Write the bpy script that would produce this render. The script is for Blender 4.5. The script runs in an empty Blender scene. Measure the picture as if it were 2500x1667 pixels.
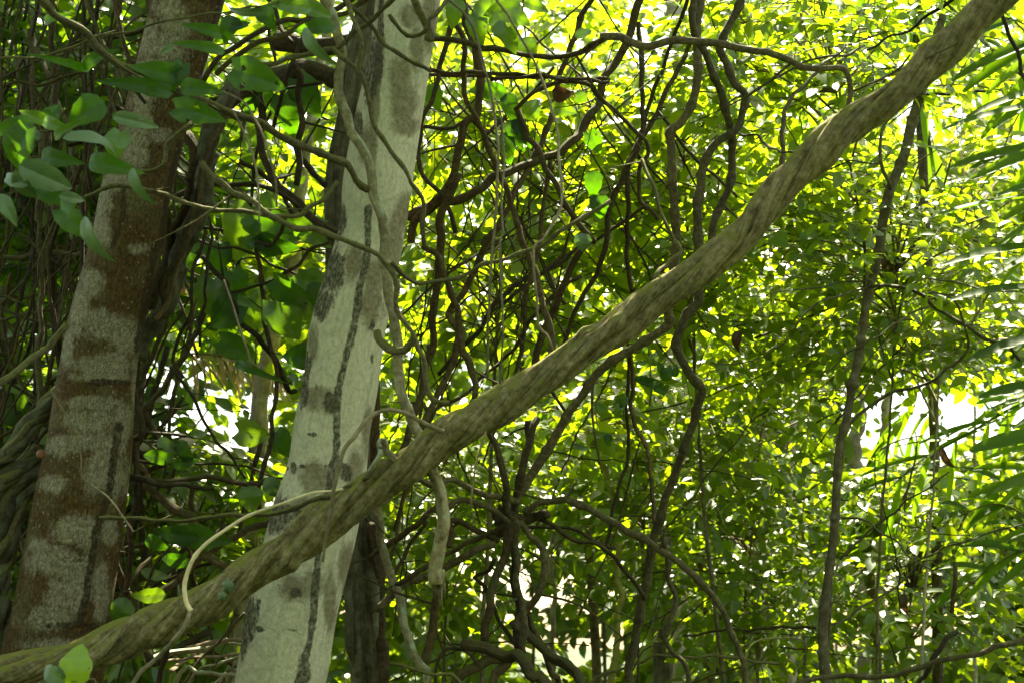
import bpy, math, random
import numpy as np
from mathutils import Vector, Matrix

random.seed(7)
rng = np.random.default_rng(7)
PI = math.pi
S = bpy.context.scene
COL = S.collection

# ------------------------------------------------------------------ camera
CAM = np.array([0.0, 0.0, 1.55]); PITCH = math.radians(12)
LENS = 50.0; FPX = LENS / 36 * 2500
cd = bpy.data.cameras.new('camera'); cam = bpy.data.objects.new('camera', cd); COL.objects.link(cam)
cam.location = CAM; cam.rotation_euler = (PI / 2 + PITCH, 0, 0)
cd.lens = LENS; cd.sensor_width = 36; cd.clip_end = 2000; cd.clip_start = 0.05
cd.dof.use_dof = True; cd.dof.focus_distance = 5.7; cd.dof.aperture_fstop = 3.5
S.camera = cam

# ------------------------------------------------------------------ light
SUN_EL = math.radians(60); SUN_AZ = math.radians(14)      # azimuth from +Y towards +X
w = bpy.data.worlds.new('World'); S.world = w; w.use_nodes = True
nt = w.node_tree; bg = nt.nodes['Background']
sky = nt.nodes.new('ShaderNodeTexSky'); sky.sky_type = 'NISHITA'; sky.sun_disc = False
sky.sun_elevation = SUN_EL; sky.sun_rotation = SUN_AZ
sky.dust_density = 2.0; sky.ozone_density = 0.0; sky.air_density = 1.0
wb = nt.nodes.new('ShaderNodeMix'); wb.data_type = 'RGBA'; wb.blend_type = 'MULTIPLY'; wb.inputs[0].default_value = 1; wb.inputs[7].default_value = (1.0, .90, .66, 1)   # warm white balance
nt.links.new(sky.outputs[0], wb.inputs[6]); nt.links.new(wb.outputs[2], bg.inputs[0]); bg.inputs[1].default_value = 0.10
sd = bpy.data.lights.new('sun', 'SUN'); sd.energy = 5.0; sd.angle = math.radians(0.5); sd.color = (1, 0.90, 0.68)
sun = bpy.data.objects.new('sun', sd); COL.objects.link(sun)
sdir = Vector((math.sin(SUN_AZ) * math.cos(SUN_EL), math.cos(SUN_AZ) * math.cos(SUN_EL), math.sin(SUN_EL)))
sun.rotation_euler = sdir.to_track_quat('Z', 'Y').to_euler(); sun.location = (0, 0, 30)
S.view_settings.view_transform = 'Standard'; S.view_settings.look = 'None'
S.view_settings.exposure = 2.75; S.view_settings.gamma = 1; S.view_settings.use_curve_mapping = False
S.cycles.max_bounces = 10; S.cycles.diffuse_bounces = 5; S.cycles.transmission_bounces = 6
S.cycles.transparent_max_bounces = 4; S.cycles.caustics_reflective = False; S.cycles.caustics_refractive = False

# ------------------------------------------------------------------ measuring: photograph pixel + distance -> world point
RV = np.array([1.0, 0, 0]); UV_ = np.array([0, -math.sin(PITCH), math.cos(PITCH)]); FV = np.array([0, math.cos(PITCH), math.sin(PITCH)])
def P(px, py, d):
    return CAM + RV * ((px - 1250) / FPX * d) + UV_ * ((833.5 - py) / FPX * d) + FV * d
def PX(p):
    q = np.asarray(p) - CAM; d = q @ FV
    return 1250 + (q @ RV) / d * FPX, 833.5 - (q @ UV_) / d * FPX, d
FR = dict(A=(0, 0), B=(600, 0), C=(1200, 0), D=(1800, 0), E=(0, 550), F=(600, 550), G=(1200, 550), H=(1800, 550),
          I=(0, 1067), J=(600, 1067), K=(1200, 1067), L=(1800, 1067))
def cv(fr, pts):
    if fr == 'O': return [(x * 1.063, y * 1.063) for x, y in pts]
    if fr == 'S': return list(pts)
    ox, oy = FR[fr]; return [(ox + x / 2.613, oy + y / 2.613) for x, y in pts]
def path(*segs):
    out = []
    for s in segs: out += cv(s[0], s[1:])
    return out

# ------------------------------------------------------------------ mesh helpers
def add_mesh(name, V, F, mat, parent=None, uv=None, attrs=None, smooth=True, mat2=None, n2=0):
    """F: (n,k) int array, or list of such arrays"""
    me = bpy.data.meshes.new(name)
    V = np.asarray(V, np.float32)
    Fs = F if isinstance(F, list) else [F]
    Fs = [np.asarray(f, np.int32) for f in Fs if len(f)]
    me.vertices.add(len(V)); me.vertices.foreach_set('co', V.ravel())
    loops = np.concatenate([f.ravel() for f in Fs]); cnt = np.concatenate([np.full(len(f), f.shape[1], np.int32) for f in Fs])
    st = np.concatenate([[0], np.cumsum(cnt)[:-1]]).astype(np.int32)
    me.loops.add(len(loops)); me.loops.foreach_set('vertex_index', loops)
    me.polygons.add(len(cnt)); me.polygons.foreach_set('loop_start', st)
    me.polygons.foreach_set('use_smooth', np.full(len(cnt), smooth))
    me.update(calc_edges=True)
    if uv is not None:
        l = me.uv_layers.new(name='UVMap'); l.data.foreach_set('uv', np.asarray(uv, np.float32)[loops].ravel())
    for k, a in (attrs or {}).items():
        at = me.attributes.new(k, 'FLOAT', 'POINT'); at.data.foreach_set('value', np.asarray(a, np.float32))
    me.materials.append(mat)
    if mat2 is not None:                      # the last n2 faces take the second material
        me.materials.append(mat2); mi = np.zeros(len(cnt), np.int32); mi[len(cnt) - n2:] = 1; me.polygons.foreach_set('material_index', mi)
    o = bpy.data.objects.new(name, me); COL.objects.link(o)
    if parent is not None: o.parent = parent
    return o
def empty(name, loc=(0, 0, 0)):
    o = bpy.data.objects.new(name, None); o.empty_display_size = .1; COL.objects.link(o); o.location = loc
    return o
def tag(o, label, cat, group=None, kind=None):
    if kind: o['kind'] = kind
    if label: o['label'] = label
    if cat: o['category'] = cat
    if group: o['group'] = group
    return o

def catmull(pts, step):
    p = np.asarray(pts, float)
    if len(p) < 3:
        n = max(2, int(np.linalg.norm(p[-1, :3] - p[0, :3]) / step)); t = np.linspace(0, 1, n)[:, None]
        return p[0] * (1 - t) + p[-1] * t
    q = np.vstack([2 * p[0] - p[1], p, 2 * p[-1] - p[-2]]); out = []
    for i in range(1, len(q) - 2):
        n = max(2, int(np.linalg.norm(q[i + 1, :3] - q[i, :3]) / step) + 1)
        t = np.linspace(0, 1, n, endpoint=False)[:, None]
        a, b, c, d = q[i - 1], q[i], q[i + 1], q[i + 2]
        out.append(.5 * (2 * b + (c - a) * t + (2 * a - 5 * b + 4 * c - d) * t ** 2 + (3 * b - a - 3 * c + d) * t ** 3))
    out.append(q[-2][None]); return np.vstack(out)

def frames(c):
    T = np.gradient(c, axis=0); T /= np.linalg.norm(T, axis=1)[:, None] + 1e-9
    N = np.zeros_like(T); ref = np.array([0.0, -1, 0]) if abs(T[0] @ np.array([0, 1, 0])) < .9 else np.array([1.0, 0, 0])
    n = ref - T[0] * (ref @ T[0]); n /= np.linalg.norm(n)
    for i in range(len(T)):
        n = n - T[i] * (n @ T[i]); n /= np.linalg.norm(n) + 1e-9; N[i] = n
    return T, N, np.cross(T, N)

def wobble(theta, s, seed, amps, ks, ws):
    r = np.random.default_rng(seed); o = 0
    for a, k, wv in zip(amps, ks, ws):
        for _ in range(3): o = o + a / 3 * np.sin(int(r.integers(0, k + 1)) * theta + wv * (r.random() * .8 + .5) * s * r.choice([-1, 1]) + r.random() * 6.28)
    return o

def tube_data(c, rad, sides=8, prof=None, cap=True):
    """c (N,3), rad (N,), prof(theta, s) multiplies the radius"""
    N = len(c); T, Nn, B = frames(c)
    s = np.concatenate([[0], np.cumsum(np.linalg.norm(np.diff(c, axis=0), axis=1))])
    th = np.linspace(0, 2 * PI, sides + 1)           # last column repeats the seam so that uv stays clean
    R = rad[:, None] * np.ones((1, sides + 1))
    if prof is not None: R = R * prof(th[None, :], s[:, None])
    V = c[:, None, :] + R[..., None] * (np.cos(th)[None, :, None] * Nn[:, None, :] + np.sin(th)[None, :, None] * B[:, None, :])
    uv = np.stack([np.broadcast_to(th[None] / (2 * PI), (N, sides + 1)), np.broadcast_to(s[:, None], (N, sides + 1))], -1)
    i = np.arange(N - 1)[:, None] * (sides + 1) + np.arange(sides)[None]
    F = np.stack([i, i + 1, i + sides + 2, i + sides + 1], -1).reshape(-1, 4)
    V = V.reshape(-1, 3); uv = uv.reshape(-1, 2)
    tri = np.zeros((0, 3), int)
    if cap:
        b = len(V); V = np.vstack([V, c[0] - T[0] * rad[0] * .3, c[-1] + T[-1] * rad[-1] * .3]); uv = np.vstack([uv, [[.5, 0], [.5, s[-1]]]])
        k = np.arange(sides); e = (N - 1) * (sides + 1)
        tri = np.vstack([np.stack([np.full(sides, b), k + 1, k], -1), np.stack([np.full(sides, b + 1), e + k, e + k + 1], -1)])
    return V, [F, tri], uv, s, th

# ------------------------------------------------------------------ materials
def new_mat(name):
    m = bpy.data.materials.new(name); m.use_nodes = True; nt = m.node_tree; nt.nodes.clear()
    return m, nt, nt.nodes.new, nt.links.new
def ramp(n, stops, interp='LINEAR'):
    r = n('ShaderNodeValToRGB'); r.color_ramp.interpolation = interp; e = r.color_ramp.elements
    while len(e) < len(stops): e.new(.5)
    for el, (p, c) in zip(e, stops): el.position = p; el.color = (*c, 1) if len(c) == 3 else c
    return r
def mixc(n, l, fac, a, b):
    m = n('ShaderNodeMix'); m.data_type = 'RGBA'
    for sock, v in ((m.inputs[0], fac), (m.inputs[6], a), (m.inputs[7], b)):
        if hasattr(v, 'default_value') or hasattr(v, 'links'): l(v, sock)
        elif isinstance(v, (int, float)): sock.default_value = v
        else: sock.default_value = (*v, 1)
    return m.outputs[2]
def math_(n, l, op, a, b=None):
    m = n('ShaderNodeMath'); m.operation = op
    for i, v in enumerate((a, b)):
        if v is None: continue
        if isinstance(v, (int, float)): m.inputs[i].default_value = v
        else: l(v, m.inputs[i])
    return m.outputs[0]
def noise(n, l, vec, scale, detail=4, rough=.6, dist=0):
    t = n('ShaderNodeTexNoise'); t.inputs['Scale'].default_value = scale; t.inputs['Detail'].default_value = detail
    t.inputs['Roughness'].default_value = rough; t.inputs['Distortion'].default_value = dist
    if vec is not None: l(vec, t.inputs['Vector'])
    return t.outputs[0]
def scalev(n, l, vec, sc, loc=(0, 0, 0)):
    m = n('ShaderNodeMapping'); m.inputs['Scale'].default_value = sc; m.inputs['Location'].default_value = loc; l(vec, m.inputs[0]); return m.outputs[0]

def bark(name, stops, scale=30, moss=None, moss_amt=.5, bump=.004, stretch=.25, rough=.85, rings=0, furrow=.35):
    m, nt, n, l = new_mat(name)
    tc = n('ShaderNodeTexCoord'); uvn = n('ShaderNodeUVMap'); oi = n('ShaderNodeObjectInfo')
    off = n('ShaderNodeVectorMath'); off.operation = 'ADD'; l(tc.outputs['Object'], off.inputs[0])
    cx = n('ShaderNodeCombineXYZ'); l(math_(n, l, 'MULTIPLY', oi.outputs['Random'], 37.0), cx.inputs[0]); l(cx.outputs[0], off.inputs[1])
    ob = off.outputs[0]
    f = noise(n, l, ob, scale, 8, .7); r = ramp(n, stops); l(f, r.inputs[0]); col = r.outputs[0]
    f2 = noise(n, l, scalev(n, l, uvn.outputs[0], (14, scale * stretch * .6, 1)), 3.0, 6, .7)
    f3 = noise(n, l, ob, scale * .18, 3, .5)
    fw = ramp(n, [(.36, (1, 1, 1)), (.50, (0, 0, 0))]); l(f2, fw.inputs[0]); col = mixc(n, l, math_(n, l, 'MULTIPLY', fw.outputs[0], furrow), col, tuple(c * .5 for c in stops[0][1]))
    v = math_(n, l, 'MULTIPLY_ADD', f3, 1.1); nt.nodes[-1].inputs[2].default_value = .35
    v = math_(n, l, 'MULTIPLY', v, math_(n, l, 'MULTIPLY_ADD', oi.outputs['Random'], .6)); nt.nodes[-2].inputs[2].default_value = .72
    hs = n('ShaderNodeHueSaturation'); l(col, hs.inputs['Color']); l(v, hs.inputs['Value']); col = hs.outputs[0]
    if moss:
        g = n('ShaderNodeNewGeometry'); sx = n('ShaderNodeSeparateXYZ'); l(g.outputs['Normal'], sx.inputs[0])
        a = math_(n, l, 'MULTIPLY_ADD', sx.outputs[2], .35); nt.nodes[-1].inputs[2].default_value = moss_amt - .55
        b = math_(n, l, 'ADD', a, noise(n, l, ob, scale * .35, 6, .7))
        mr = ramp(n, [(.45, (0, 0, 0)), (.62, (1, 1, 1))]); l(b, mr.inputs[0])
        col = mixc(n, l, mr.outputs[0], col, moss)
    bs = n('ShaderNodeBsdfPrincipled'); l(col, bs.inputs['Base Color']); bs.inputs['Roughness'].default_value = rough; bs.inputs['Specular IOR Level'].default_value = .25
    h = math_(n, l, 'ADD', math_(n, l, 'ADD', f2, math_(n, l, 'MULTIPLY', f, .8)), math_(n, l, 'MULTIPLY', noise(n, l, ob, scale * 5, 4, .7), .35))
    if rings:
        wv = n('ShaderNodeTexWave'); wv.wave_type = 'BANDS'; wv.bands_direction = 'Y'; wv.inputs['Scale'].default_value = rings
        wv.inputs['Distortion'].default_value = 3; l(uvn.outputs[0], wv.inputs['Vector']); h = math_(n, l, 'ADD', h, math_(n, l, 'MULTIPLY', wv.outputs[1], .35))
    bp = n('ShaderNodeBump'); bp.inputs['Strength'].default_value = .9; bp.inputs['Distance'].default_value = bump; l(h, bp.inputs['Height']); l(bp.outputs[0], bs.inputs['Normal'])
    out = n('ShaderNodeOutputMaterial'); l(bs.outputs[0], out.inputs[0]); return m

def leafmat(name, dark, mid, light, trans, under=None, gloss=.10, rough=.38, tfac=.55, veins=False, spots=False):
    m, nt, n, l = new_mat(name)
    at = n('ShaderNodeAttribute'); at.attribute_name = 'tint'
    r = ramp(n, [(0, dark), (.5, mid), (1, light)]); l(at.outputs['Fac'], r.inputs[0]); col = r.outputs[0]
    tr = ramp(n, [(0, tuple(c * .55 for c in trans)), (.5, trans), (1, (min(1, trans[0] * 1.35), trans[1] * 1.1, trans[2]))]); l(at.outputs['Fac'], tr.inputs[0]); tcol = tr.outputs[0]
    nrm = None
    if veins:
        uvn = n('ShaderNodeUVMap'); sx = n('ShaderNodeSeparateXYZ'); l(uvn.outputs[0], sx.inputs[0])
        ax = math_(n, l, 'ABSOLUTE', math_(n, l, 'SUBTRACT', sx.outputs[0], .5))
        ph = math_(n, l, 'SUBTRACT', math_(n, l, 'MULTIPLY', sx.outputs[1], 7.0), math_(n, l, 'MULTIPLY', ax, 6.5))
        fr_ = math_(n, l, 'ABSOLUTE', math_(n, l, 'SUBTRACT', math_(n, l, 'FRACT', ph), .5))
        v1 = ramp(n, [(0, (1, 1, 1)), (.07, (0, 0, 0))]); l(fr_, v1.inputs[0])
        v2 = ramp(n, [(0, (1, 1, 1)), (.025, (0, 0, 0))]); l(ax, v2.inputs[0])
        vv = math_(n, l, 'MAXIMUM', v1.outputs[0], v2.outputs[0])
        col = mixc(n, l, math_(n, l, 'MULTIPLY', vv, .6), col, tuple(min(1, c * 1.7 + .01) for c in light))
        tcol = mixc(n, l, math_(n, l, 'MULTIPLY', vv, .5), tcol, tuple(c * .5 for c in trans))
        bp = n('ShaderNodeBump'); bp.inputs['Strength'].default_value = .4; bp.inputs['Distance'].default_value = .002; bp.invert = True; l(vv, bp.inputs['Height']); nrm = bp.outputs[0]
        tc = n('ShaderNodeTexCoord'); bl = noise(n, l, tc.outputs['Object'], 22, 5, .7)
        br = ramp(n, [(.3, (.7, .7, .7)), (.7, (1.15, 1.15, 1.15))]); l(bl, br.inputs[0])
        mm = n('ShaderNodeMix'); mm.data_type = 'RGBA'; mm.blend_type = 'MULTIPLY'; mm.inputs[0].default_value = 1; l(tcol, mm.inputs[6]); l(br.outputs[0], mm.inputs[7]); tcol = mm.outputs[2]
    if spots:
        tc = n('ShaderNodeTexCoord'); s1 = noise(n, l, tc.outputs['Object'], 60, 2, .5); sr = ramp(n, [(.68, (0, 0, 0)), (.74, (1, 1, 1))]); l(s1, sr.inputs[0])
        col = mixc(n, l, sr.outputs[0], col, (.10, .06, .02)); tcol = mixc(n, l, sr.outputs[0], tcol, (.06, .04, .01))
    if under:
        g = n('ShaderNodeNewGeometry'); col = mixc(n, l, math_(n, l, 'MULTIPLY', g.outputs['Backfacing'], .75), col, under)
    d = n('ShaderNodeBsdfDiffuse'); l(col, d.inputs[0]); t = n('ShaderNodeBsdfTranslucent'); l(tcol, t.inputs[0])
    mx = n('ShaderNodeMixShader'); mx.inputs[0].default_value = tfac; l(d.outputs[0], mx.inputs[1]); l(t.outputs[0], mx.inputs[2])
    g = n('ShaderNodeBsdfGlossy'); g.inputs['Roughness'].default_value = rough; g.inputs['Color'].default_value = (.85, .9, .85, 1)
    lw = n('ShaderNodeLayerWeight'); lw.inputs[0].default_value = .25
    gf = math_(n, l, 'MULTIPLY_ADD', lw.outputs[1], gloss * 1.6); nt.nodes[-1].inputs[2].default_value = gloss * .45
    m2 = n('ShaderNodeMixShader'); l(gf, m2.inputs[0]); l(mx.outputs[0], m2.inputs[1]); l(g.outputs[0], m2.inputs[2])
    if nrm is not None: l(nrm, d.inputs['Normal']); l(nrm, g.inputs['Normal'])
    out = n('ShaderNodeOutputMaterial'); l(m2.outputs[0], out.inputs[0]); return m

M = {}
M['vine'] = bark('vine_bark', [(.3, (0.0276, 0.0177, 0.00792)), (.5, (0.0737, 0.0484, 0.0209)), (.72, (0.147, 0.101, 0.0468))], 55, moss=(0.0553, 0.0524, 0.013), moss_amt=.42, rings=4)
M['dark'] = bark('dark_vine_bark', [(.3, (0.0192, 0.0125, 0.0075)), (.5, (0.048, 0.0319, 0.0165)), (.72, (0.096, 0.0672, 0.0375))], 50, moss=(0.0384, 0.042, 0.0112), moss_amt=.36)
M['jointed'] = bark('jointed_vine_bark', [(.3, (0.0414, 0.0311, 0.0152)), (.5, (0.0966, 0.0739, 0.0365)), (.72, (0.193, 0.155, 0.0874))], 60, moss=(0.092, 0.084, 0.0228), moss_amt=.36, rings=7)
M['olive'] = bark('mossy_twig_bark', [(.3, (0.048, 0.0384, 0.0176)), (.5, (0.128, 0.104, 0.052)), (.72, (0.224, 0.192, 0.104))], 70, moss=(0.128, 0.12, 0.032), moss_amt=.5)
M['tan'] = bark('dead_tan_stem', [(.3, (.58, .42, .25)), (.55, (.78, .60, .40)), (.75, (.86, .72, .52))], 40, furrow=.1, bump=.001, rough=.6)  # tan made paler, sunlight on the stem put into its colour
M['root'] = bark('pale_rootlet', [(.3, (0.12, 0.088, 0.056)), (.55, (0.24, 0.184, 0.12)), (.75, (0.336, 0.272, 0.184))], 40, bump=.001)
M['climber'] = bark('climber_bark', [(.3, (.10, .075, .045)), (.48, (.22, .18, .105)), (.6, (.32, .28, .17)), (.74, (.46, .44, .31))], 35, moss=(.33, .38, .26), moss_amt=.4)
M['liana'] = bark('liana_bark', [(.28, (.09, .06, .026)), (.45, (.28, .21, .105)), (.6, (.45, .355, .20)), (.75, (.62, .53, .36))], 38, moss=(.20, .19, .035), moss_amt=.43, bump=.012, stretch=.10, furrow=.8)
M['deadwood'] = bark('dead_wood', [(.3, (.07, .045, .025)), (.45, (.25, .19, .11)), (.6, (.40, .34, .22)), (.75, (.52, .47, .34))], 24, moss=(.3, .31, .14), moss_amt=.4, bump=.008)
M['slim'] = bark('slim_trunk_bark', [(.3, (0.0595, 0.0425, 0.0255)), (.48, (0.128, 0.0978, 0.0595)), (.62, (0.187, 0.162, 0.111)), (.74, (0.306, 0.306, 0.255))], 26, moss=(0.221, 0.238, 0.17), moss_amt=.33, rings=9)
M['pale'] = bark('pale_far_bark', [(.3, (.20, .15, .10)), (.5, (.42, .35, .26)), (.72, (.60, .54, .43))], 20, bump=.006)
M['yellow'] = bark('yellow_green_bark', [(.3, (.20, .17, .05)), (.5, (.40, .36, .12)), (.72, (.55, .52, .25))], 16, moss=(.25, .28, .05), moss_amt=.5)
M['farwood'] = bark('background_bark', [(.3, (0.045, 0.036, 0.0225)), (.5, (0.117, 0.09, 0.0585)), (.72, (0.234, 0.198, 0.144))], 14)
M['gnarl'] = bark('gnarled_bark', [(.28, (0.0255, 0.0221, 0.0136)), (.45, (0.102, 0.0892, 0.0553)), (.6, (0.178, 0.17, 0.119)), (.75, (0.289, 0.289, 0.23))], 15, moss=(0.111, 0.119, 0.0467), moss_amt=.42, bump=.012, stretch=.1, furrow=.6)
M['litter'] = bark('forest_floor_litter', [(.3, (.02, .016, .008)), (.5, (.05, .04, .02)), (.7, (.09, .07, .035))], 9, moss=(.03, .05, .012), moss_amt=.45)
M['fruit'] = bark('brown_nut_skin', [(.3, (.14, .05, .025)), (.6, (.28, .12, .06)), (.8, (.38, .2, .1))], 30, bump=.001, rough=.5)

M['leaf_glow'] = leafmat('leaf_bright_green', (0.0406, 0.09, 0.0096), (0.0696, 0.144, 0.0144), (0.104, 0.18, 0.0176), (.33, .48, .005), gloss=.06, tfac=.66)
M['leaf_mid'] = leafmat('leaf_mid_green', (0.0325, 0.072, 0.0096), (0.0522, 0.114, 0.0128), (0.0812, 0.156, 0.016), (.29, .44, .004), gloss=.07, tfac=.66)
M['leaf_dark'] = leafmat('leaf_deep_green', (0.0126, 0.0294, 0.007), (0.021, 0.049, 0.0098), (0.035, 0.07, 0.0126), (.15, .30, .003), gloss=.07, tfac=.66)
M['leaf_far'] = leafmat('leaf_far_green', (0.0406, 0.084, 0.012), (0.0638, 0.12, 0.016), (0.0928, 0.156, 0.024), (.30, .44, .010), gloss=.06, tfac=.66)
M['leaf_broad'] = leafmat('broad_leaf', (.010, .030, .003), (.018, .048, .004), (.033, .07, .005), (.085, .24, .002), under=(.08, .13, .05), gloss=.05, rough=.42, tfac=.62, veins=True, spots=True)
M['leaf_yellow'] = leafmat('backlit_broad_leaf', (.05, .11, .008), (.065, .13, .01), (.09, .16, .014), (.15, .31, .003), under=(.10, .16, .04), tfac=.55, veins=True, spots=True)  # brighter copy of the broad leaf, light shining through put into its colour
M['leaf_pale'] = leafmat('pale_leaf', (.075, .125, .05), (.10, .155, .07), (.13, .185, .10), (.08, .17, .02), under=(.12, .165, .09), gloss=.10, tfac=.25, veins=True)
M['palm'] = leafmat('palm_leaflet', (0.02, 0.048, 0.0064), (0.032, 0.068, 0.0096), (0.052, 0.096, 0.0144), (.22, .42, .006), gloss=.02, rough=.5, tfac=.62)
M['brownleaf'] = leafmat('dry_brown_leaf', (.04, .022, .011), (.07, .04, .02), (.11, .065, .033), (.05, .022, .008), gloss=.05, tfac=.4)

M['leaf_young'] = leafmat('fresh_young_leaf', (.16, .27, .012), (.20, .32, .016), (.25, .38, .02), (.34, .56, .01), tfac=.45, veins=True, spots=True)
M['straw'] = leafmat('dry_straw', (.34, .25, .14), (.48, .37, .22), (.60, .48, .31), (.45, .31, .15), gloss=.05, tfac=.4)  # straw lightened, sunlight missing on the frond put into its colour
# trunk material: two tones split by a ragged edge between a stored stain map and noise
def lichen_trunk(name, base, patch, dark, crack_scale, crack_amt, green, ragged, mottle=.5):
    m, nt, n, l = new_mat(name)
    tc = n('ShaderNodeTexCoord'); ob = tc.outputs['Object']; uvn = n('ShaderNodeUVMap').outputs[0]
    def attr(k):
        a = n('ShaderNodeAttribute'); a.attribute_name = k; return a.outputs['Fac']
    rag = noise(n, l, scalev(n, l, ob, (1, 1, .6)), 13, 10, .74, .5)
    rag2 = noise(n, l, ob, 75, 6, .7)
    rg = math_(n, l, 'ADD', math_(n, l, 'MULTIPLY', rag, .7), math_(n, l, 'MULTIPLY', rag2, .3))
    def edge(a, wid=.035, amt=ragged):
        v = math_(n, l, 'ADD', a, math_(n, l, 'MULTIPLY', math_(n, l, 'SUBTRACT', rg, .5), amt))
        r = ramp(n, [(.5 - wid, (0, 0, 0)), (.5 + wid, (1, 1, 1))]); l(v, r.inputs[0]); return r.outputs[0]
    fine = noise(n, l, scalev(n, l, uvn, (26, 22, 1)), 2.2, 8, .75)
    def tone(c):
        r = ramp(n, [(.25, c[0]), (.5, c[1]), (.75, c[2])]); l(fine, r.inputs[0]); return r.outputs[0]
    col = tone(base)
    # faint streaks running down the trunk
    st = noise(n, l, scalev(n, l, uvn, (22, 1.1, 1)), 2.0, 5, .65); sr = ramp(n, [(.50, (0, 0, 0)), (.68, (1, 1, 1))]); l(st, sr.inputs[0])
    col = mixc(n, l, math_(n, l, 'MULTIPLY', sr.outputs[0], .22), col, dark[1])
    pe = edge(attr('patch'), .15)
    mo = noise(n, l, scalev(n, l, uvn, (30, 34, 1)), 1.6, 8, .8); mr = ramp(n, [(.40, (1, 1, 1)), (.52, (.45, .45, .45)), (.60, (0, 0, 0))]); l(mo, mr.inputs[0])
    pe = math_(n, l, 'MULTIPLY', pe, math_(n, l, 'SUBTRACT', 1.0, math_(n, l, 'MULTIPLY', mr.outputs[0], mottle)))
    col = mixc(n, l, pe, col, tone(patch))
    gn = noise(n, l, ob, 7, 4, .6); gr = ramp(n, [(.48, (0, 0, 0)), (.66, (1, 1, 1))]); l(gn, gr.inputs[0])
    col = mixc(n, l, math_(n, l, 'MULTIPLY', gr.outputs[0], .25), col, green)
    de = edge(attr('stain'), .07, ragged * 1.1); dm = noise(n, l, scalev(n, l, uvn, (40, 26, 1)), 1.5, 7, .75); dmr = ramp(n, [(.36, (.35, .35, .35)), (.54, (1, 1, 1))]); l(dm, dmr.inputs[0]); de = math_(n, l, 'MULTIPLY', de, dmr.outputs[0]); col = mixc(n, l, de, col, tone(dark))
    # cracks
    vo = n('ShaderNodeTexVoronoi'); vo.feature = 'DISTANCE_TO_EDGE'; vo.inputs['Scale'].default_value = 1
    wv = n('ShaderNodeVectorMath'); wv.operation = 'ADD'; l(scalev(n, l, uvn, crack_scale), wv.inputs[0])
    nz = n('ShaderNodeTexNoise'); nz.inputs['Scale'].default_value = 7; l(ob, nz.inputs['Vector']); nz.inputs['Detail'].default_value = 5
    ns = n('ShaderNodeVectorMath'); ns.operation = 'SCALE'; ns.inputs[3].default_value = 1.6; l(nz.outputs[1], ns.inputs[0]); l(ns.outputs[0], wv.inputs[1])
    l(wv.outputs[0], vo.inputs['Vector'])
    cr = ramp(n, [(0, (1, 1, 1)), (.05, (.35, .35, .35)), (.10, (0, 0, 0))]); l(vo.outputs[0], cr.inputs[0])
    cm = math_(n, l, 'MULTIPLY', cr.outputs[0], math_(n, l, 'MULTIPLY', noise(n, l, ob, 9, 4, .6), crack_amt))
    fis = noise(n, l, scalev(n, l, uvn, (150, 26, 1)), 1.0, 5, .75); fsr = ramp(n, [(.34, (1, 1, 1)), (.46, (0, 0, 0))]); l(fis, fsr.inputs[0])
    cm = math_(n, l, 'MAXIMUM', cm, math_(n, l, 'MULTIPLY', fsr.outputs[0], crack_amt * .6))
    col = mixc(n, l, cm, col, tuple(c * .35 for c in dark[0]))
    # small pale lichen dots and dark specks
    sp = n('ShaderNodeTexVoronoi'); sp.inputs['Scale'].default_value = 42; sp.inputs['Randomness'].default_value = 1; l(ob, sp.inputs['Vector'])
    spr = ramp(n, [(.12, (1, 1, 1)), (.24, (0, 0, 0))]); l(sp.outputs['Distance'], spr.inputs[0])
    spm = math_(n, l, 'MULTIPLY', spr.outputs[0], math_(n, l, 'GREATER_THAN', noise(n, l, ob, 11, 3, .5), .54))
    col = mixc(n, l, math_(n, l, 'MULTIPLY', spm, .3), col, patch[2])
    bs = n('ShaderNodeBsdfPrincipled'); l(col, bs.inputs['Base Color']); bs.inputs['Roughness'].default_value = .85; bs.inputs['Specular IOR Level'].default_value = .2
    h = math_(n, l, 'SUBTRACT', math_(n, l, 'ADD', fine, math_(n, l, 'MULTIPLY', pe, .6)), math_(n, l, 'ADD', cm, math_(n, l, 'MULTIPLY', de, -.4)))
    bp = n('ShaderNodeBump'); bp.inputs['Strength'].default_value = .9; bp.inputs['Distance'].default_value = .009; l(h, bp.inputs['Height']); l(bp.outputs[0], bs.inputs['Normal'])
    out = n('ShaderNodeOutputMaterial'); l(bs.outputs[0], out.inputs[0]); return m
M['trunk_brown'] = lichen_trunk('brown_bark_with_white_lichen',
    [(.04, .02, .007), (.115, .062, .021), (.20, .12, .048)], [(.24, .185, .125), (.47, .40, .30), (.64, .57, .46)],
    [(.03, .02, .012), (.06, .038, .02), (.10, .065, .036)], (80, 42, 1), 1.1, (.28, .29, .16), 2.2, .55)
M['trunk_white'] = lichen_trunk('pale_lichen_bark',
    [(.46, .395, .30), (.70, .62, .50), (.86, .79, .68)], [(.14, .10, .06), (.25, .19, .125), (.38, .31, .22)],
    [(.055, .045, .032), (.10, .085, .06), (.16, .14, .10)], (7, 5, 1), .32, (.52, .53, .38), 1.7, .30)

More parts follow.
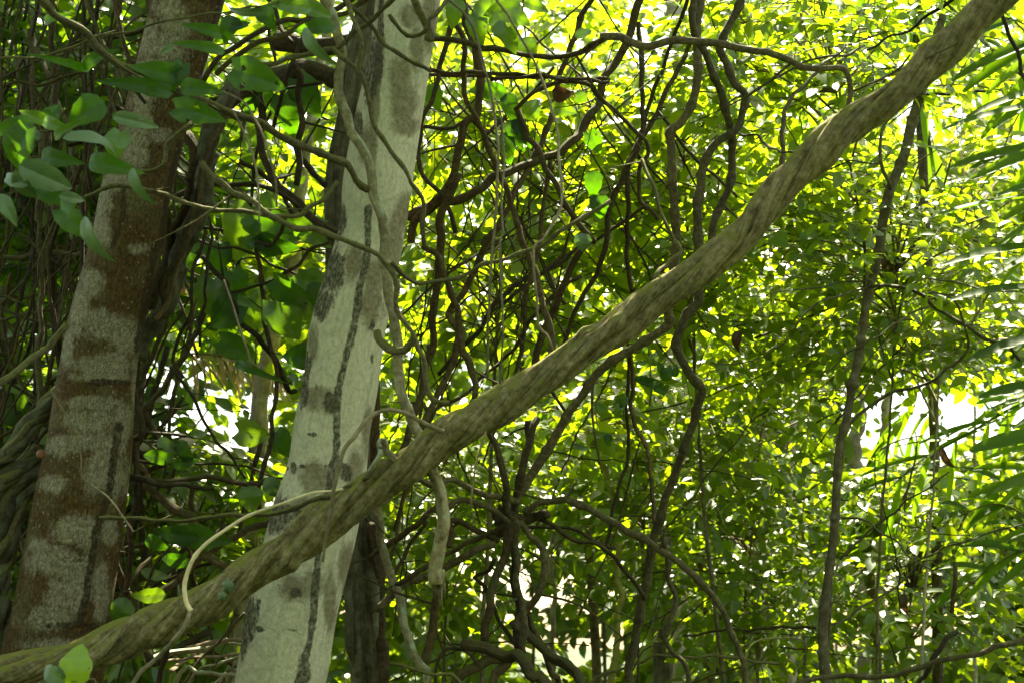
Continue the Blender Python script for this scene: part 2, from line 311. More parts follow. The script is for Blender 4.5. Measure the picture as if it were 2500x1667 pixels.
# ------------------------------------------------------------------ foliage
def leaf_template(ns, wid=.5, fold=.12, droop=.12, peak=.42):
    """unit leaf along +x, width along y, up +z"""
    ts = np.linspace(0, 1, ns + 2)[1:-1]
    wf = lambda t: (np.sin(PI * t ** (math.log(.5) / math.log(peak)))) ** .85 * .5
    V = [(0, 0, 0)]
    for t in ts:
        wv = wf(t) * wid * 1.0; z = -droop * t * t
        V += [(t, wv, z + fold * wv * 2), (t, 0, z), (t, -wv, z + fold * wv * 2)]
    V.append((1, 0, -droop)); e = len(V) - 1
    tri = [(0, 2, 1), (0, 3, 2), (e, e - 3, e - 2), (e, e - 2, e - 1)]
    quad = []
    for k in range(ns - 1):
        a = 1 + 3 * k; quad += [(a, a + 1, a + 4, a + 3), (a + 1, a + 2, a + 5, a + 4)]
    return np.array(V, float), np.array(tri), np.array(quad).reshape(-1, 4)
TPL = {2: leaf_template(2), 3: leaf_template(3), 4: leaf_template(4)}

def unit(a): return a / (np.linalg.norm(a, axis=-1, keepdims=True) + 1e-9)
def leaves_geo(pos, ax, nrm, L, W, ns, tint):
    Vt, T, Q = TPL[ns]; n = len(pos); k = len(Vt)
    ax = unit(ax); sd_ = unit(np.cross(nrm, ax)); nn = np.cross(ax, sd_)
    V = pos[:, None] + L[:, None, None] * (Vt[None, :, 0:1] * ax[:, None] + Vt[None, :, 2:3] * nn[:, None]) + (4 * W * L)[:, None, None] * Vt[None, :, 1:2] * sd_[:, None]
    o = (np.arange(n) * k)[:, None, None]
    return V.reshape(-1, 3), (T[None] + o).reshape(-1, 3), (Q[None] + o).reshape(-1, 4), np.repeat(tint, k)

def sprays(origin, direc, up, length, M_, L, W, ns, r, jit=.45, droop=.25):
    """origin, direc, up (S,3): twigs carrying M_ leaves alternately; gives leaf and twig geometry"""
    Sn = len(origin); direc = unit(direc); side = unit(np.cross(up, direc)); up = np.cross(direc, side)
    j = np.arange(M_); t = (j + .8) / M_
    sg = np.where(j % 2 == 0, 1.0, -1.0)
    ln = length[:, None]
    pos = origin[:, None] + direc[:, None] * (t[None] * ln)[..., None] - np.array([0, 0, 1.0]) * (droop * ln * t[None] ** 2)[..., None]
    ang = np.radians(52) + r.normal(0, .22, (Sn, M_)); ang[:, -1] = r.normal(0, .2, Sn)
    ax = direc[:, None] * np.cos(ang)[..., None] + side[:, None] * (sg[None] * np.sin(ang))[..., None] + r.normal(0, .16, (Sn, M_, 3))
    ax[..., 2] -= .18 + droop * .8 * t[None]
    nm = up[:, None] + r.normal(0, jit, (Sn, M_, 3))
    keep = r.random((Sn, M_)) > .10
    sz = L * r.uniform(.72, 1.4, (Sn, 1)) * (.7 + .5 * r.random((Sn, M_))) * (1 - .25 * np.abs(t[None] - .55))
    tint = np.clip(r.normal(.5, .2, (Sn, 1)) + r.normal(0, .16, (Sn, M_)), 0, 1)
    Vl, Tl, Ql, ti = leaves_geo(pos[keep], ax[keep], nm[keep], sz[keep], np.full(keep.sum(), W), ns, tint[keep])
    # twigs: three-sided, four rings
    tt = np.linspace(0, 1, 4); c = origin[:, None] + direc[:, None] * (tt[None] * ln)[..., None] - np.array([0, 0, 1.0]) * (droop * ln * tt[None] ** 2)[..., None]
    a3 = np.arange(3) * 2 * PI / 3; rr = (.0032 * (1.15 - tt))[None, :, None, None] * (L / .08)
    Vw = c[:, :, None] + rr * (np.cos(a3)[None, None, :, None] * side[:, None, None] + np.sin(a3)[None, None, :, None] * up[:, None, None])
    b = (np.arange(Sn) * 12)[:, None, None]; q = []
    for i in range(3):
        for k in range(3): q.append((i * 3 + k, i * 3 + (k + 1) % 3, i * 3 + 3 + (k + 1) % 3, i * 3 + 3 + k))
    Qw = (np.array(q)[None] + b).reshape(-1, 4)
    return (Vl, Tl, Ql, ti), (Vw.reshape(-1, 3), Qw)

# openings in the foliage where the photo looks through to the sky: (x, y, rx, ry, strength) in photo pixels
GAPS = [(470, 930, 140, 62, .5), (390, 990, 80, 50, .4), (2225, 1000, 115, 100, 1.3), (2400, 975, 130, 45, .8), (1290, 1460, 95, 80, .5), (1390, 1400, 80, 60, .5), (1235, 1370, 60, 90, .8),
        (1440, 1570, 80, 60, .6), (2250, 270, 45, 28, .95), (1600, 70, 60, 70, .5), (1330, 90, 80, 50, .25), (720, 320, 30, 90, .6), (2150, 1540, 130, 60, .6), (1720, 1300, 90, 60, .6), (560, 1010, 80, 50, .6), (170, 1260, 60, 120, .6), (2140, 1380, 35, 60, .7)]
def gap_keep(p, r, strength=1.0, margin=0):
    x, y, d = PX(p); k = np.ones(len(p), bool)
    for gx, gy, rx, ry, s in GAPS:
        rx = rx + margin; ry = ry + margin * .7
        q = ((x - gx) / rx) ** 2 + ((y - gy) / ry) ** 2
        k &= ~((q < 1.15) & (r.random(len(p)) < s * strength * np.clip(1.6 - q * .7, 0, 1)))
    return k

def foliage_tree(name, label, cat, trunk_px, d, trunk_r, clumps, leaf='leaf_mid', L=.09, W=.24, ns=2, per=26, twig=.45, M_=9, wood='slim', group=None, up_to=None, seed=0, flat=.35, gap=1.0, limbs=True, jit=.45, radial=None, droop=.25):
    """clumps: list of (px, py, depth, radius m, sprays multiplier)"""
    r = np.random.default_rng(seed + 100)
    tp = [P(x, y, d + dz) for (x, y, *rest) in trunk_px for dz in [rest[0] if rest else 0]]
    base = tp[0].copy(); base[2] = -.1; pts = [base] + tp
    root = empty(name, (float(base[0]), float(base[1]), 0)); off = np.array([base[0], base[1], 0])
    tag(root, label, cat, group)
    c = catmull(pts, .12); c = c + np.cumsum(r.normal(0, .004, c.shape), 0)
    tt = np.linspace(0, 1, len(c)); rad = .32 * trunk_r * (1.25 - .85 * tt)
    V, F, uv, s, th = tube_data(c - off, rad, 10, lambda a, s_: 1 + wobble(a, s_, seed, (.12, .06), (2, 4), (2, 9)))
    add_mesh('trunk', V, F, M[wood], root, uv)
    LV, LT, LQ, LI = [], [], [], []; WV, WQ = [], []; nl = nw = 0
    for ci, cl in enumerate(clumps):
        x, y, dd, R = cl[:4]; mul = cl[4] if len(cl) > 4 else 1
        cc = P(x, y, dd)
        if limbs:
            k = int(np.clip(np.argmin(np.linalg.norm(c - (cc - np.array([0, 0, R * .6])), axis=1) - .3 * tt), 1, len(c) - 1)); k = min(k, len(c) - 2)
            mid = (c[k] + cc) / 2 + r.normal(0, .12, 3) * R + np.array([0, 0, .15 * R])
            lc = catmull([c[k], mid, cc], .1); lr = np.linspace(max(.007, rad[k] * .5), .005, len(lc))
            V, Fq, uvq, _, _ = tube_data(lc - off, lr, 5, cap=False); WV.append(V); WQ.append(Fq[0] + nw); nw += len(V)
        n = int(per * mul)
        a = r.random(n) * 2 * PI; rr_ = np.sqrt(r.random(n)) * R
        o = cc + np.stack([np.cos(a) * rr_, np.sin(a) * rr_, r.normal(0, flat * R * .6, n) - .15 * rr_ ** 2 / R], -1)
        o = o[gap_keep(o, r, gap, 16)]; n = len(o)
        if n == 0: continue
        dr = unit((o - cc) * np.array([1, 1, .5])) + r.normal(0, .5, (n, 3)); dr[:, 2] = dr[:, 2] * .5 - .05
        up = np.array([0, -.55, .9]) + r.normal(0, .33, (n, 3))
        (Vl, Tl, Ql, ti), (Vw, Qw) = sprays(o - off, dr, up, twig * (.6 + .7 * r.random(n)), M_, L, W, ns, r, jit, droop)
        LV.append(Vl); LT.append(Tl + nl); LQ.append(Ql + nl); LI.append(ti); nl += len(Vl)
        WV.append(Vw); WQ.append(Qw + nw); nw += len(Vw)
    if LV:
        wq = np.vstack(WQ); ti = np.concatenate(LI)
        add_mesh('crown', np.vstack(LV + WV), [np.vstack(LT), np.vstack(LQ), wq + nl], M[leaf], root, attrs={'tint': np.concatenate([ti, np.full(nw, .5)])}, mat2=M[wood], n2=len(wq))
    return root

def region(cx, cy, rx, ry, d0, d1, n, R, seed, mul=1):
    """n clump centres spread through a box of the wood"""
    r = np.random.default_rng(seed + 900); out = []
    for i in range(n):
        a = r.random() * 6.283; q = math.sqrt((i + .5) / n)
        out.append((cx + math.cos(a + i * 2.4) * q * rx, cy + math.sin(a + i * 2.4) * q * ry, d0 + (d1 - d0) * r.random(), R * (.75 + .5 * r.random()), mul))
    return out

# ------------------------------------------------------------------ vines
def vine_curve(px, d0, d1, seed, step=.035, jitter=.006, dvar=.12):
    r = np.random.default_rng(seed); n = len(px)
    acc = np.concatenate([[0], np.cumsum([math.hypot(px[i + 1][0] - px[i][0], px[i + 1][1] - px[i][1]) for i in range(n - 1)])]); t = acc / max(acc[-1], 1)
    ph = r.random() * 6.28; dep = d0 + (d1 - d0) * t + dvar * np.sin(t * 5 + ph) * np.minimum(1, acc[-1] / 900)
    pts = [P(x, y, d) for (x, y), d in zip(px, dep)]
    def ext(p, q, pix):
        x, y = pix; v = unit((p - q)[None])[0]
        if y > 1640:
            out = []; cur = p.copy(); v = np.array([v[0] * .6, v[1] * .4, -1.0])
            while cur[2] > -.05: cur = cur + v * .3 + r.normal(0, .02, 3) * np.array([1, 1, 0]); v[0] *= .85; v[1] *= .85; out.append(cur.copy())
            return out
        if y < 25 or x < 25 or x > 2475:
            out = []; cur = p.copy()
            for k in range(3): cur = cur + v * .35 + r.normal(0, .03, 3); out.append(cur.copy())
            return out
        return []
    e0 = ext(pts[0], pts[1], px[0]); e1 = ext(pts[-1], pts[-2], px[-1])
    pts = e0[::-1] + pts + e1
    c = catmull(pts, step)
    ks = np.arange(0, len(c) + 8, max(2, int(.11 / step))); kv = r.normal(0, 1, (len(ks), 3)) * min(.006, jitter * 1.1)
    for k in range(3): c[:, k] += np.interp(np.arange(len(c)), ks, kv[:, k])
    if jitter:
        s = np.arange(len(c)) * step
        for k in range(3):
            c[:, k] += jitter * (np.sin(s * 11 * (1 + r.random()) + r.random() * 6) + .6 * np.sin(s * 27 * (1 + r.random()) + r.random() * 6))
    return c
VN = [0]
def vine_mesh(name, px, d0, d1, rpx, mat, parent=None, off=(0, 0, 0), seed=None, taper=(1, 1), nodes=0, sides=8, twist=0, jitter=.004, step=.03, dvar=.12):
    VN[0] += 1; seed = VN[0] * 13 if seed is None else seed
    c = vine_curve(px, d0, d1, seed, step, jitter, dvar); n = len(c); r = np.random.default_rng(seed); flat, fp, ft_ = r.uniform(.02, .2), r.random() * 6, r.uniform(-4, 4)
    rm = .88 * rpx * (d0 + d1) / 2 / FPX; rad = rm * np.linspace(taper[0], taper[1], n)
    if nodes:
        s = np.arange(n) * step; ph = r.random() * nodes
        rad = rad * (.93 + .35 * np.exp(-(((s + ph) % nodes - nodes / 2) / (step * .7)) ** 2))
    for _ in range(max(1, n // 30)):
        k = r.integers(0, n); rad = rad * (1 + .22 * r.random() * np.exp(-((np.arange(n) - k) / 1.5) ** 2))
    def prof(a, s_):
        p = 1 + wobble(a, s_, seed, (.08, .07), (2, 3), (6, 19)) + flat * np.cos(2 * a + fp + ft_ * s_)
        if twist: p = p + .12 * np.sin(3 * a + twist * s_) + .05 * np.sin(5 * a + twist * 1.3 * s_)
        return p
    V, F, uv, _, _ = tube_data(c - np.asarray(off), rad, sides, prof)
    return add_mesh(name, V, F, M[mat], parent, uv)
def vine(label, px, d0, d1, rpx, mat='vine', name='vine', cat='vine', group=None, **kw):
    o = vine_mesh(name, px, d0, d1, rpx, mat, **kw); tag(o, label, cat, group)
    r = np.random.default_rng(int(abs(px[0][0] * 3 + px[-1][1] * 7)) + 5)
    if name == 'vine' and mat != 'root' and rpx > 3.5:            # short broken side twigs
        for _ in range(int(r.integers(0, 4))):
            k = int(r.integers(0, len(px) - 1)); t = r.random(); x = px[k][0] * (1 - t) + px[k + 1][0] * t; y = px[k][1] * (1 - t) + px[k + 1][1] * t
            if not (30 < x < 2470 and 30 < y < 1630): continue
            V0 = np.empty(len(o.data.vertices) * 3, np.float32); o.data.vertices.foreach_get('co', V0); V0 = V0.reshape(-1, 3)
            qx, qy, qd = PX(V0); b = V0[np.argmin((qx - x) ** 2 + (qy - y) ** 2)].astype(float); b = b + FV * rpx * .8 * d0 / FPX
            dv = RV * r.normal(0, 1) + UV_ * r.normal(0, .8) - FV * r.normal(0, .5); dv /= np.linalg.norm(dv); L = r.uniform(.04, .30) * (.6 if r.random() < .6 else 1.4)
            bend = r.normal(0, .35, 3); ck = catmull([b, b + dv * L * .4 + bend * L * .15, b + dv * L * .7 + bend * L * .4, b + dv * L + bend * L * .7], .02)
            rr_ = max(.0022, min(.008, .3 * rpx * d0 / FPX)); V, F, uv, _, _ = tube_data(ck, rr_ * np.linspace(1.3, .5, len(ck)), 6, lambda a, s_: 1 + wobble(a, s_, k, (.15,), (2,), (30,)))
            add_mesh('side_twig', V, F, M[mat], o, uv)
    return o

# ------------------------------------------------------------------ broad leaves of the near climbers
def broad_leaf(parent, off, x, y, d, ang, lpx, wpx, mat='leaf_broad', tilt=0, roll=0, droop=.38, fold=.42, cord=.0, bite=0, seed=0, name='leaf', peak=.33):
    """x, y: middle of the blade; ang: direction of its tip in degrees (0 right, 90 up)"""
    r = np.random.default_rng(seed + int(x * 7 + y * 13)); nl, nw = (34, 20) if bite else (16, 8)
    a = math.radians(ang); L = lpx * d / FPX; W = wpx * d / FPX * .5
    ax = RV * math.cos(a) + UV_ * math.sin(a); sd_ = -RV * math.sin(a) + UV_ * math.cos(a); nm = np.cross(ax, sd_)
    ct, st_ = math.cos(math.radians(tilt)), math.sin(math.radians(tilt))
    ax2 = ax * ct + nm * st_; nm2 = np.cross(ax2, sd_)
    cr, sr = math.cos(math.radians(roll)), math.sin(math.radians(roll))
    sd2 = sd_ * cr + nm2 * sr; nm3 = np.cross(ax2, sd2)
    L /= max(.45, ct); W /= max(.45, cr)
    t = np.linspace(0, 1, nl + 1)[:, None]; s = np.linspace(-1, 1, nw + 1)[None]
    e = math.log(.5) / math.log(peak)
    wv = np.sin(PI * np.clip(t, 1e-4, 1) ** e) ** .8
    if cord: wv = np.where(t < peak, np.maximum(wv, (.55 + .45 * np.sin(PI / 2 * t / peak))), wv)
    wv = wv * (1 + .04 * np.sin(t * 19 + r.random() * 6) + .03 * r.normal(0, 1, (nl + 1, 1)) * (t < .9))
    xx = (t - cord * np.abs(s) ** 1.2 * (1 - t) ** 4) + 0 * s
    yy = s * wv
    zz = -droop * L * (t - .5) ** 2 * 1.6 - droop * .5 * L * t ** 3 + fold * W * (np.abs(s) * wv) - fold * .6 * W * (s * wv) ** 2 + .035 * W * np.sin(t * 22 + np.sign(s) * .8 + r.random() * 6) * np.abs(s)
    V = P(x, y, d) - np.asarray(off) + ((xx - .5) * L)[..., None] * ax2 + (yy * W)[..., None] * sd2 + zz[..., None] * nm3
    i = np.arange(nl)[:, None] * (nw + 1) + np.arange(nw)[None]
    F = np.stack([i, i + nw + 1, i + nw + 2, i + 1], -1).reshape(-1, 4)
    if bite:
        cc = [(r.random() * .7 + .2, (r.random() * 2 - 1) * .9) for _ in range(bite)]
        tc = (np.broadcast_to(t, (nl + 1, nw + 1))[:-1, :-1] + .5 / nl).ravel(); sc = (np.broadcast_to(s, (nl + 1, nw + 1))[:-1, :-1] + 1 / nw).ravel()
        k = np.ones(len(F), bool)
        for bt, bs in cc: an_ = np.arctan2(tc - bt, (sc - bs) * .3); k &= ((tc - bt) / .05) ** 2 + ((sc - bs) / .17) ** 2 > 1 + .5 * np.sin(3 * an_ + bt * 40)
        F = F[k]
    uv = np.stack([np.broadcast_to(s * .5 + .5, xx.shape), np.broadcast_to(t, xx.shape)], -1).reshape(-1, 2)
    return add_mesh(name, V.reshape(-1, 3), F, M[mat], parent, uv, {'tint': np.full(V.size // 3, np.clip(r.normal(.5, .22), 0, 1))})

# ================================================================== THE SETTING
def ground():
    nx, ny = 120, 120
    u = np.linspace(-1, 1, nx); v = np.linspace(-1, 1, ny)
    X, Y = np.meshgrid(np.sign(u) * np.abs(u) ** 2.2 * 400, np.sign(v) * np.abs(v) ** 2.2 * 400 + 8)
    Z = .06 * np.sin(X * 1.3 + 1) * np.sin(Y * 1.1) + .03 * np.sin(X * 3.1) * np.sin(Y * 3.7 + 2) - .03
    Z = Z * np.exp(-((X ** 2 + (Y - 8) ** 2) / 900)) - .02
    i = np.arange(ny - 1)[:, None] * nx + np.arange(nx - 1)[None]
    F = np.stack([i, i + 1, i + nx + 1, i + nx], -1).reshape(-1, 4)
    o = add_mesh('ground', np.stack([X, Y, Z], -1).reshape(-1, 3), F, M['litter'], None, np.stack([X, Y], -1).reshape(-1, 2))
    tag(o, None, None, kind='structure')
ground()

# ================================================================== BIG TRUNKS
def big_trunk(name, label, edges, d, mat, top=9.0, sides=96, patches=(), stains=(), seed=1, furrow=.02, lumps=.03, lean=1.0, prof_extra=None, rand_patch=.0):
    c = []; rad = []
    for y, xl, xr in edges: c.append(np.append(P((xl + xr) / 2, y, d), (xr - xl) / 2 * d / FPX))
    c.sort(key=lambda q: q[2])
    v = (c[0] - c[1]); v = v / -(v[2]) if v[2] else v
    b = c[0].copy(); low = []
    while b[2] > 0.1:
        b = b + np.array([v[0] * .35 * lean, v[1] * .35, -.35, 0.0]); b[3] = c[0][3] * (1 + .02 * len(low)); low.append(b.copy())
    low.append(b + np.array([0, 0, -.35, c[0][3] * .15]))
    v = c[-1] - c[-2]; v = v / v[2]; hi = []; b = c[-1].copy()
    while b[2] < top: b = b + np.array([v[0], v[1], 1, 0]) * .5; b[3] = c[-1][3] * max(.35, 1 - .08 * len(hi)); hi.append(b.copy())
    q = catmull(low[::-1] + c + hi, .018)
    base = q[0, :3].copy(); base[2] = 0
    root = empty(name, tuple(map(float, base)))
    tag(root, label, 'tree')
    def prof(a, s_):
        p = 1 + wobble(a, s_, seed, (lumps, furrow, furrow * .5), (2, 7, 14), (1.6, 3.0, 9.0))
        return p + prof_extra(a, s_) if prof_extra else p
    V, F, uv, s, th = tube_data(q[:, :3], q[:, 3], sides, prof)
    x, y, _ = PX(V)
    def field(items):
        f = np.full(len(V), -1.0)
        for it in items:
            if it[0] == 'e':                      # blob: x, y, rx, ry, angle
                _, fr, cx, cy, rx, ry, an = it; (cx, cy), = cv(fr, [(cx, cy)]); k = 1 if fr == 'S' else 2.613; rx /= k; ry /= k
                ca, sa = math.cos(math.radians(an)), math.sin(math.radians(an)); dx, dy = x - cx, y - cy
                f = np.maximum(f, 1 - np.sqrt(((dx * ca + dy * sa) / rx) ** 2 + ((-dx * sa + dy * ca) / ry) ** 2))
            else:                                  # streak: width, points
                _, hw, pts = it; dm = np.full(len(V), 1e9)
                for (ax_, ay), (bx, by) in zip(pts[:-1], pts[1:]):
                    ll = (bx - ax_) ** 2 + (by - ay) ** 2; t = np.clip(((x - ax_) * (bx - ax_) + (y - ay) * (by - ay)) / ll, 0, 1)
                    dm = np.minimum(dm, np.hypot(x - ax_ - t * (bx - ax_), y - ay - t * (by - ay)))
                f = np.maximum(f, 1 - dm / hw)
        return f
    sm = lambda f: np.clip(.5 + f * .55, 0, 1)
    o = add_mesh('trunk', V - np.append(base[:2], 0), F, M[mat], root, uv, {'patch': sm(field(patches)), 'stain': sm(field(stains))})
    return root, base, q

T1 = [(0, 375, 545), (150, 337, 501), (300, 298, 458), (450, 252, 420), (600, 222, 394), (780, 172, 350), (933, 143, 328), (1100, 115, 318), (1220, 88, 305), (1373, 61, 286), (1527, 33, 265), (1640, 10, 252)]
e = lambda fr, cx, cy, rx, ry, an=0: ('e', fr, cx, cy, rx, ry, an)
t1_white = [e('A', 1080, 60, 110, 90), e('A', 1130, 170, 110, 80), e('A', 950, 260, 70, 130), e('A', 1090, 300, 120, 90), e('A', 960, 450, 110, 70), e('A', 940, 590, 70, 60), e('A', 900, 720, 70, 160), e('A', 850, 940, 80, 180), e('A', 760, 1140, 100, 80), e('A', 650, 1280, 60, 110), e('A', 640, 1450, 60, 130),
            e('A', 1010, 860, 70, 50), e('E', 640, 60, 60, 100), e('E', 870, 150, 70, 40), e('E', 590, 370, 70, 90), e('E', 510, 560, 60, 160), e('E', 690, 650, 220, 100, 15), e('E', 830, 740, 80, 90), e('E', 430, 800, 40, 140), e('E', 680, 890, 230, 70), e('E', 650, 960, 200, 40), e('E', 560, 1130, 160, 40), e('E', 560, 1250, 160, 80), e('E', 790, 1260, 60, 120),
            e('E', 500, 1380, 200, 50), e('E', 750, 1400, 60, 60), e('I', 690, 230, 130, 150), e('I', 400, 60, 120, 60), e('I', 330, 300, 100, 60), e('I', 480, 590, 160, 80), e('I', 560, 640, 70, 90), e('I', 350, 800, 180, 90), e('I', 260, 700, 70, 60), e('I', 420, 990, 150, 110), e('I', 540, 900, 60, 160), e('I', 300, 1160, 160, 80), e('I', 690, 600, 60, 80), e('I', 640, 980, 60, 200), e('I', 350, 1330, 200, 50), e('E', 870, 1040, 30, 120)]
t1_dark = [('p', 9, path(('I', (760, -80), (740, 60), (710, 250), (690, 350), (610, 640), (580, 820), (550, 1020), (520, 1150)))), ('p', 5, path(('A', (790, 1200), (780, 1400), (720, 1568)))),
           ('p', 8, path(('A', (1150, 900), (1080, 1200), (1020, 1568)), ('E', (990, 150), (930, 480), (870, 800)))), e('E', 680, 1000, 160, 20), e('I', 470, 1200, 200, 20), ('p', 7, [(540, 0), (500, 160), (455, 330)])]
tree1, b1, q1 = big_trunk('lichen_tree', 'leaning brown trunk patched with white lichen, leftmost thick trunk', T1, 5.1, 'trunk_brown', patches=t1_white, stains=t1_dark, seed=3)

T2 = [(0, 918, 1078), (150, 898, 1053), (300, 864, 1029), (450, 837, 1006), (560, 828, 988), (703, 788, 960), (818, 757, 937), (933, 742, 921), (1047, 719, 902), (1150, 703, 893), (1258, 665, 875), (1373, 634, 849), (1488, 604, 822), (1603, 585, 803), (1667, 573, 791)]
t2_patch = [e('B', 990, 480, 70, 110), e('B', 1010, 650, 80, 160), e('B', 1020, 800, 90, 60), e('B', 1050, 100, 60, 70), e('B', 1090, 320, 40, 150), ('p', 11, path(('B', (850, 300), (830, 600), (815, 850), (800, 1050)))), e('B', 760, 920, 40, 120), e('F', 690, 240, 70, 110), e('F', 820, 330, 70, 120), e('F', 800, 520, 70, 130), e('F', 470, 1100, 110, 70), e('F', 530, 1130, 60, 60),
            e('B', 1010, 1350, 60, 120), e('F', 950, 150, 50, 200), e('J', 440, 250, 90, 90), e('J', 300, 960, 90, 80), e('J', 430, 920, 80, 90), e('J', 540, 1050, 40, 200), e('J', 640, 850, 50, 180), e('F', 780, 1330, 40, 160), e('B', 1180, 120, 50, 200), e('J', 700, 220, 50, 130), e('J', 390, 430, 90, 50), e('F', 430, 760, 30, 120)]
t2_stain = [('p', 9, path(('B', (780, 1330), (775, 1568)), ('F', (775, 200), (735, 350), (720, 440), (700, 600), (670, 720), (640, 850), (610, 960), (590, 1050), (580, 1200), (580, 1400), (560, 1568)), ('J', (560, 150), (540, 300), (480, 640), (450, 870), (440, 1000), (430, 1150), (410, 1280), (370, 1450), (340, 1568)))),
            ('p', 6, path(('B', (870, -20), (850, 200), (840, 380), (820, 560)))), e('F', 560, 290, 75, 150, 12), e('F', 500, 500, 65, 100, 15), e('B', 820, 420, 50, 230, 8), e('B', 715, 800, 40, 90), e('B', 600, 1400, 45, 130), e('F', 380, 980, 30, 180, 8), e('F', 540, 1120, 45, 60), e('J', 210, 500, 60, 140, 10), e('J', 330, 500, 40, 40), e('J', 640, 230, 35, 60), e('J', 305, 195, 22, 40), e('J', 20, 1200, 50, 220, 14),
            e('J', 590, 200, 30, 60), e('J', 370, 1500, 40, 90), ('p', 4, path(('J', (60, 1220), (200, 1225), (330, 1240)))), ('p', 3, path(('J', (250, 200), (420, 175), (520, 190)))), ('p', 3, path(('F', (310, 1330), (420, 1335), (500, 1325)))), e('J', 320, 990, 40, 30), e('J', 450, 880, 30, 30), e('F', 810, 640, 16, 50), e('F', 805, 850, 10, 36), e('B', 860, 150, 22, 160)]
tree2, b2, q2 = big_trunk('pale_tree', 'pale whitish trunk with dark bark streaks, crossed by the diagonal liana', T2, 5.25, 'trunk_white', patches=t2_patch, stains=t2_stain, seed=9)

gn = lambda a, s_: .17 * np.sin(4 * a + 2.2 * s_ + .8 * np.sin(5 * s_)) + .12 * np.sin(7 * a - 1.5 * s_ + 1.2 * np.sin(7 * s_ + 1)) + .04 * np.sin(13 * a + 2 * np.sin(6 * s_))
T3 = [(0, 880, 960), (150, 845, 935), (330, 815, 900), (500, 800, 880), (700, 800, 880), (900, 820, 900), (1100, 838, 915), (1280, 852, 915), (1400, 845, 925), (1500, 848, 935), (1667, 858, 945)]
tree3, b3, q3 = big_trunk('gnarled_tree', 'dark fluted gnarled trunk standing close behind the pale trunk', T3, 5.85, 'gnarl', seed=21, prof_extra=gn, lumps=.06)
vine_mesh('bark_ridge', path(('J', (800, 560), (830, 800), (850, 1000), (870, 1250), (880, 1568))), 5.78, 5.78, 16, 'dark', tree3, (b3[0], b3[1], 0), twist=8, sides=12)
vine_mesh('bark_ridge', path(('J', (690, 640), (690, 800), (640, 1000), (660, 1200), (690, 1568))), 5.74, 5.74, 12, 'gnarl', tree3, (b3[0], b3[1], 0), twist=6, sides=12)

# fat buttress limb that joins the lichen trunk from the right
l1 = vine_mesh('limb', path(('A', (1560, 380), (1450, 620), (1350, 820), (1290, 1050), (1300, 1250), (1230, 1450)), ('E', (1150, 180), (1100, 330), (1060, 480), (990, 620), (900, 740), (880, 850))), 5.55, 5.2, 27, 'gnarl', tree1, (b1[0], b1[1], 0), taper=(.8, 1.15), sides=36, twist=15, step=.015, nodes=.16)
vine_mesh('limb', path(('A', (1100, 790), (1250, 960), (1230, 1150), (1200, 1300)), ('E', (1090, 100), (1030, 330), (960, 520))), 5.45, 5.2, 14, 'vine', tree1, (b1[0], b1[1], 0), sides=20, twist=16, step=.015, nodes=.2)
for q_ in ((-30, 12), (22, -14), (40, 10)):
    vine_mesh('limb', path(('A', (1480 + q_[0], 560), (1370 + q_[0], 800), (1310 + q_[1], 1050), (1280 - q_[0], 1260)), ('E', (1150 + q_[1], 180), (1080 - q_[0], 380), (1000 + q_[0], 600))), 5.4, 5.12, 8, 'vine', tree1, (b1[0], b1[1], 0), sides=10, twist=12, step=.02)

# unseen crowns added high above the frame to shade the near trunks
def high_crown(root, base, cx, cy, cz, rx, ry, rz, n, seed, leaf='leaf_dark', L=.17):
    r = np.random.default_rng(seed); off = np.array([base[0], base[1], 0])
    u = unit(r.normal(0, 1, (n, 3))) * (r.random((n, 1)) ** .45); o = np.array([cx, cy, cz]) + u * np.array([rx, ry, rz])
    x, y, _ = PX(o); o = o[(y < -130)]; n = len(o)
    dr = unit(u[:n] * np.array([1, 1, .3])) + r.normal(0, .5, (n, 3)); up = np.array([0, 0, 1.0]) + r.normal(0, .35, (n, 3))
    (Vl, Tl, Ql, ti), (Vw, Qw) = sprays(o - off, dr, up, .5 + .4 * r.random(n), 9, L, .25, 2, r)
    add_mesh('crown', np.vstack([Vl, Vw]), [Tl, Ql, Qw + len(Vl)], M[leaf], root, attrs={'tint': np.concatenate([ti, np.full(len(Vw), .5)])}, mat2=M['farwood'], n2=len(Qw))
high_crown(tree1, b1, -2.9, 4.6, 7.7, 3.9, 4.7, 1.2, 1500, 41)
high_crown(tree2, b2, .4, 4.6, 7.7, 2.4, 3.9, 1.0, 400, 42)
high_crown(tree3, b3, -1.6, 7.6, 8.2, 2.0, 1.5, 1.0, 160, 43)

# far pale sunlit trunk between the two near ones
far_px = path(('I', (1500, 1568), (1530, 1200), (1600, 600), (1640, 150)), ('F', (110, 1000), (190, 650), (290, 250)), ('B', (340, 1250), (400, 900), (440, 640), (500, 300), (560, -60)))

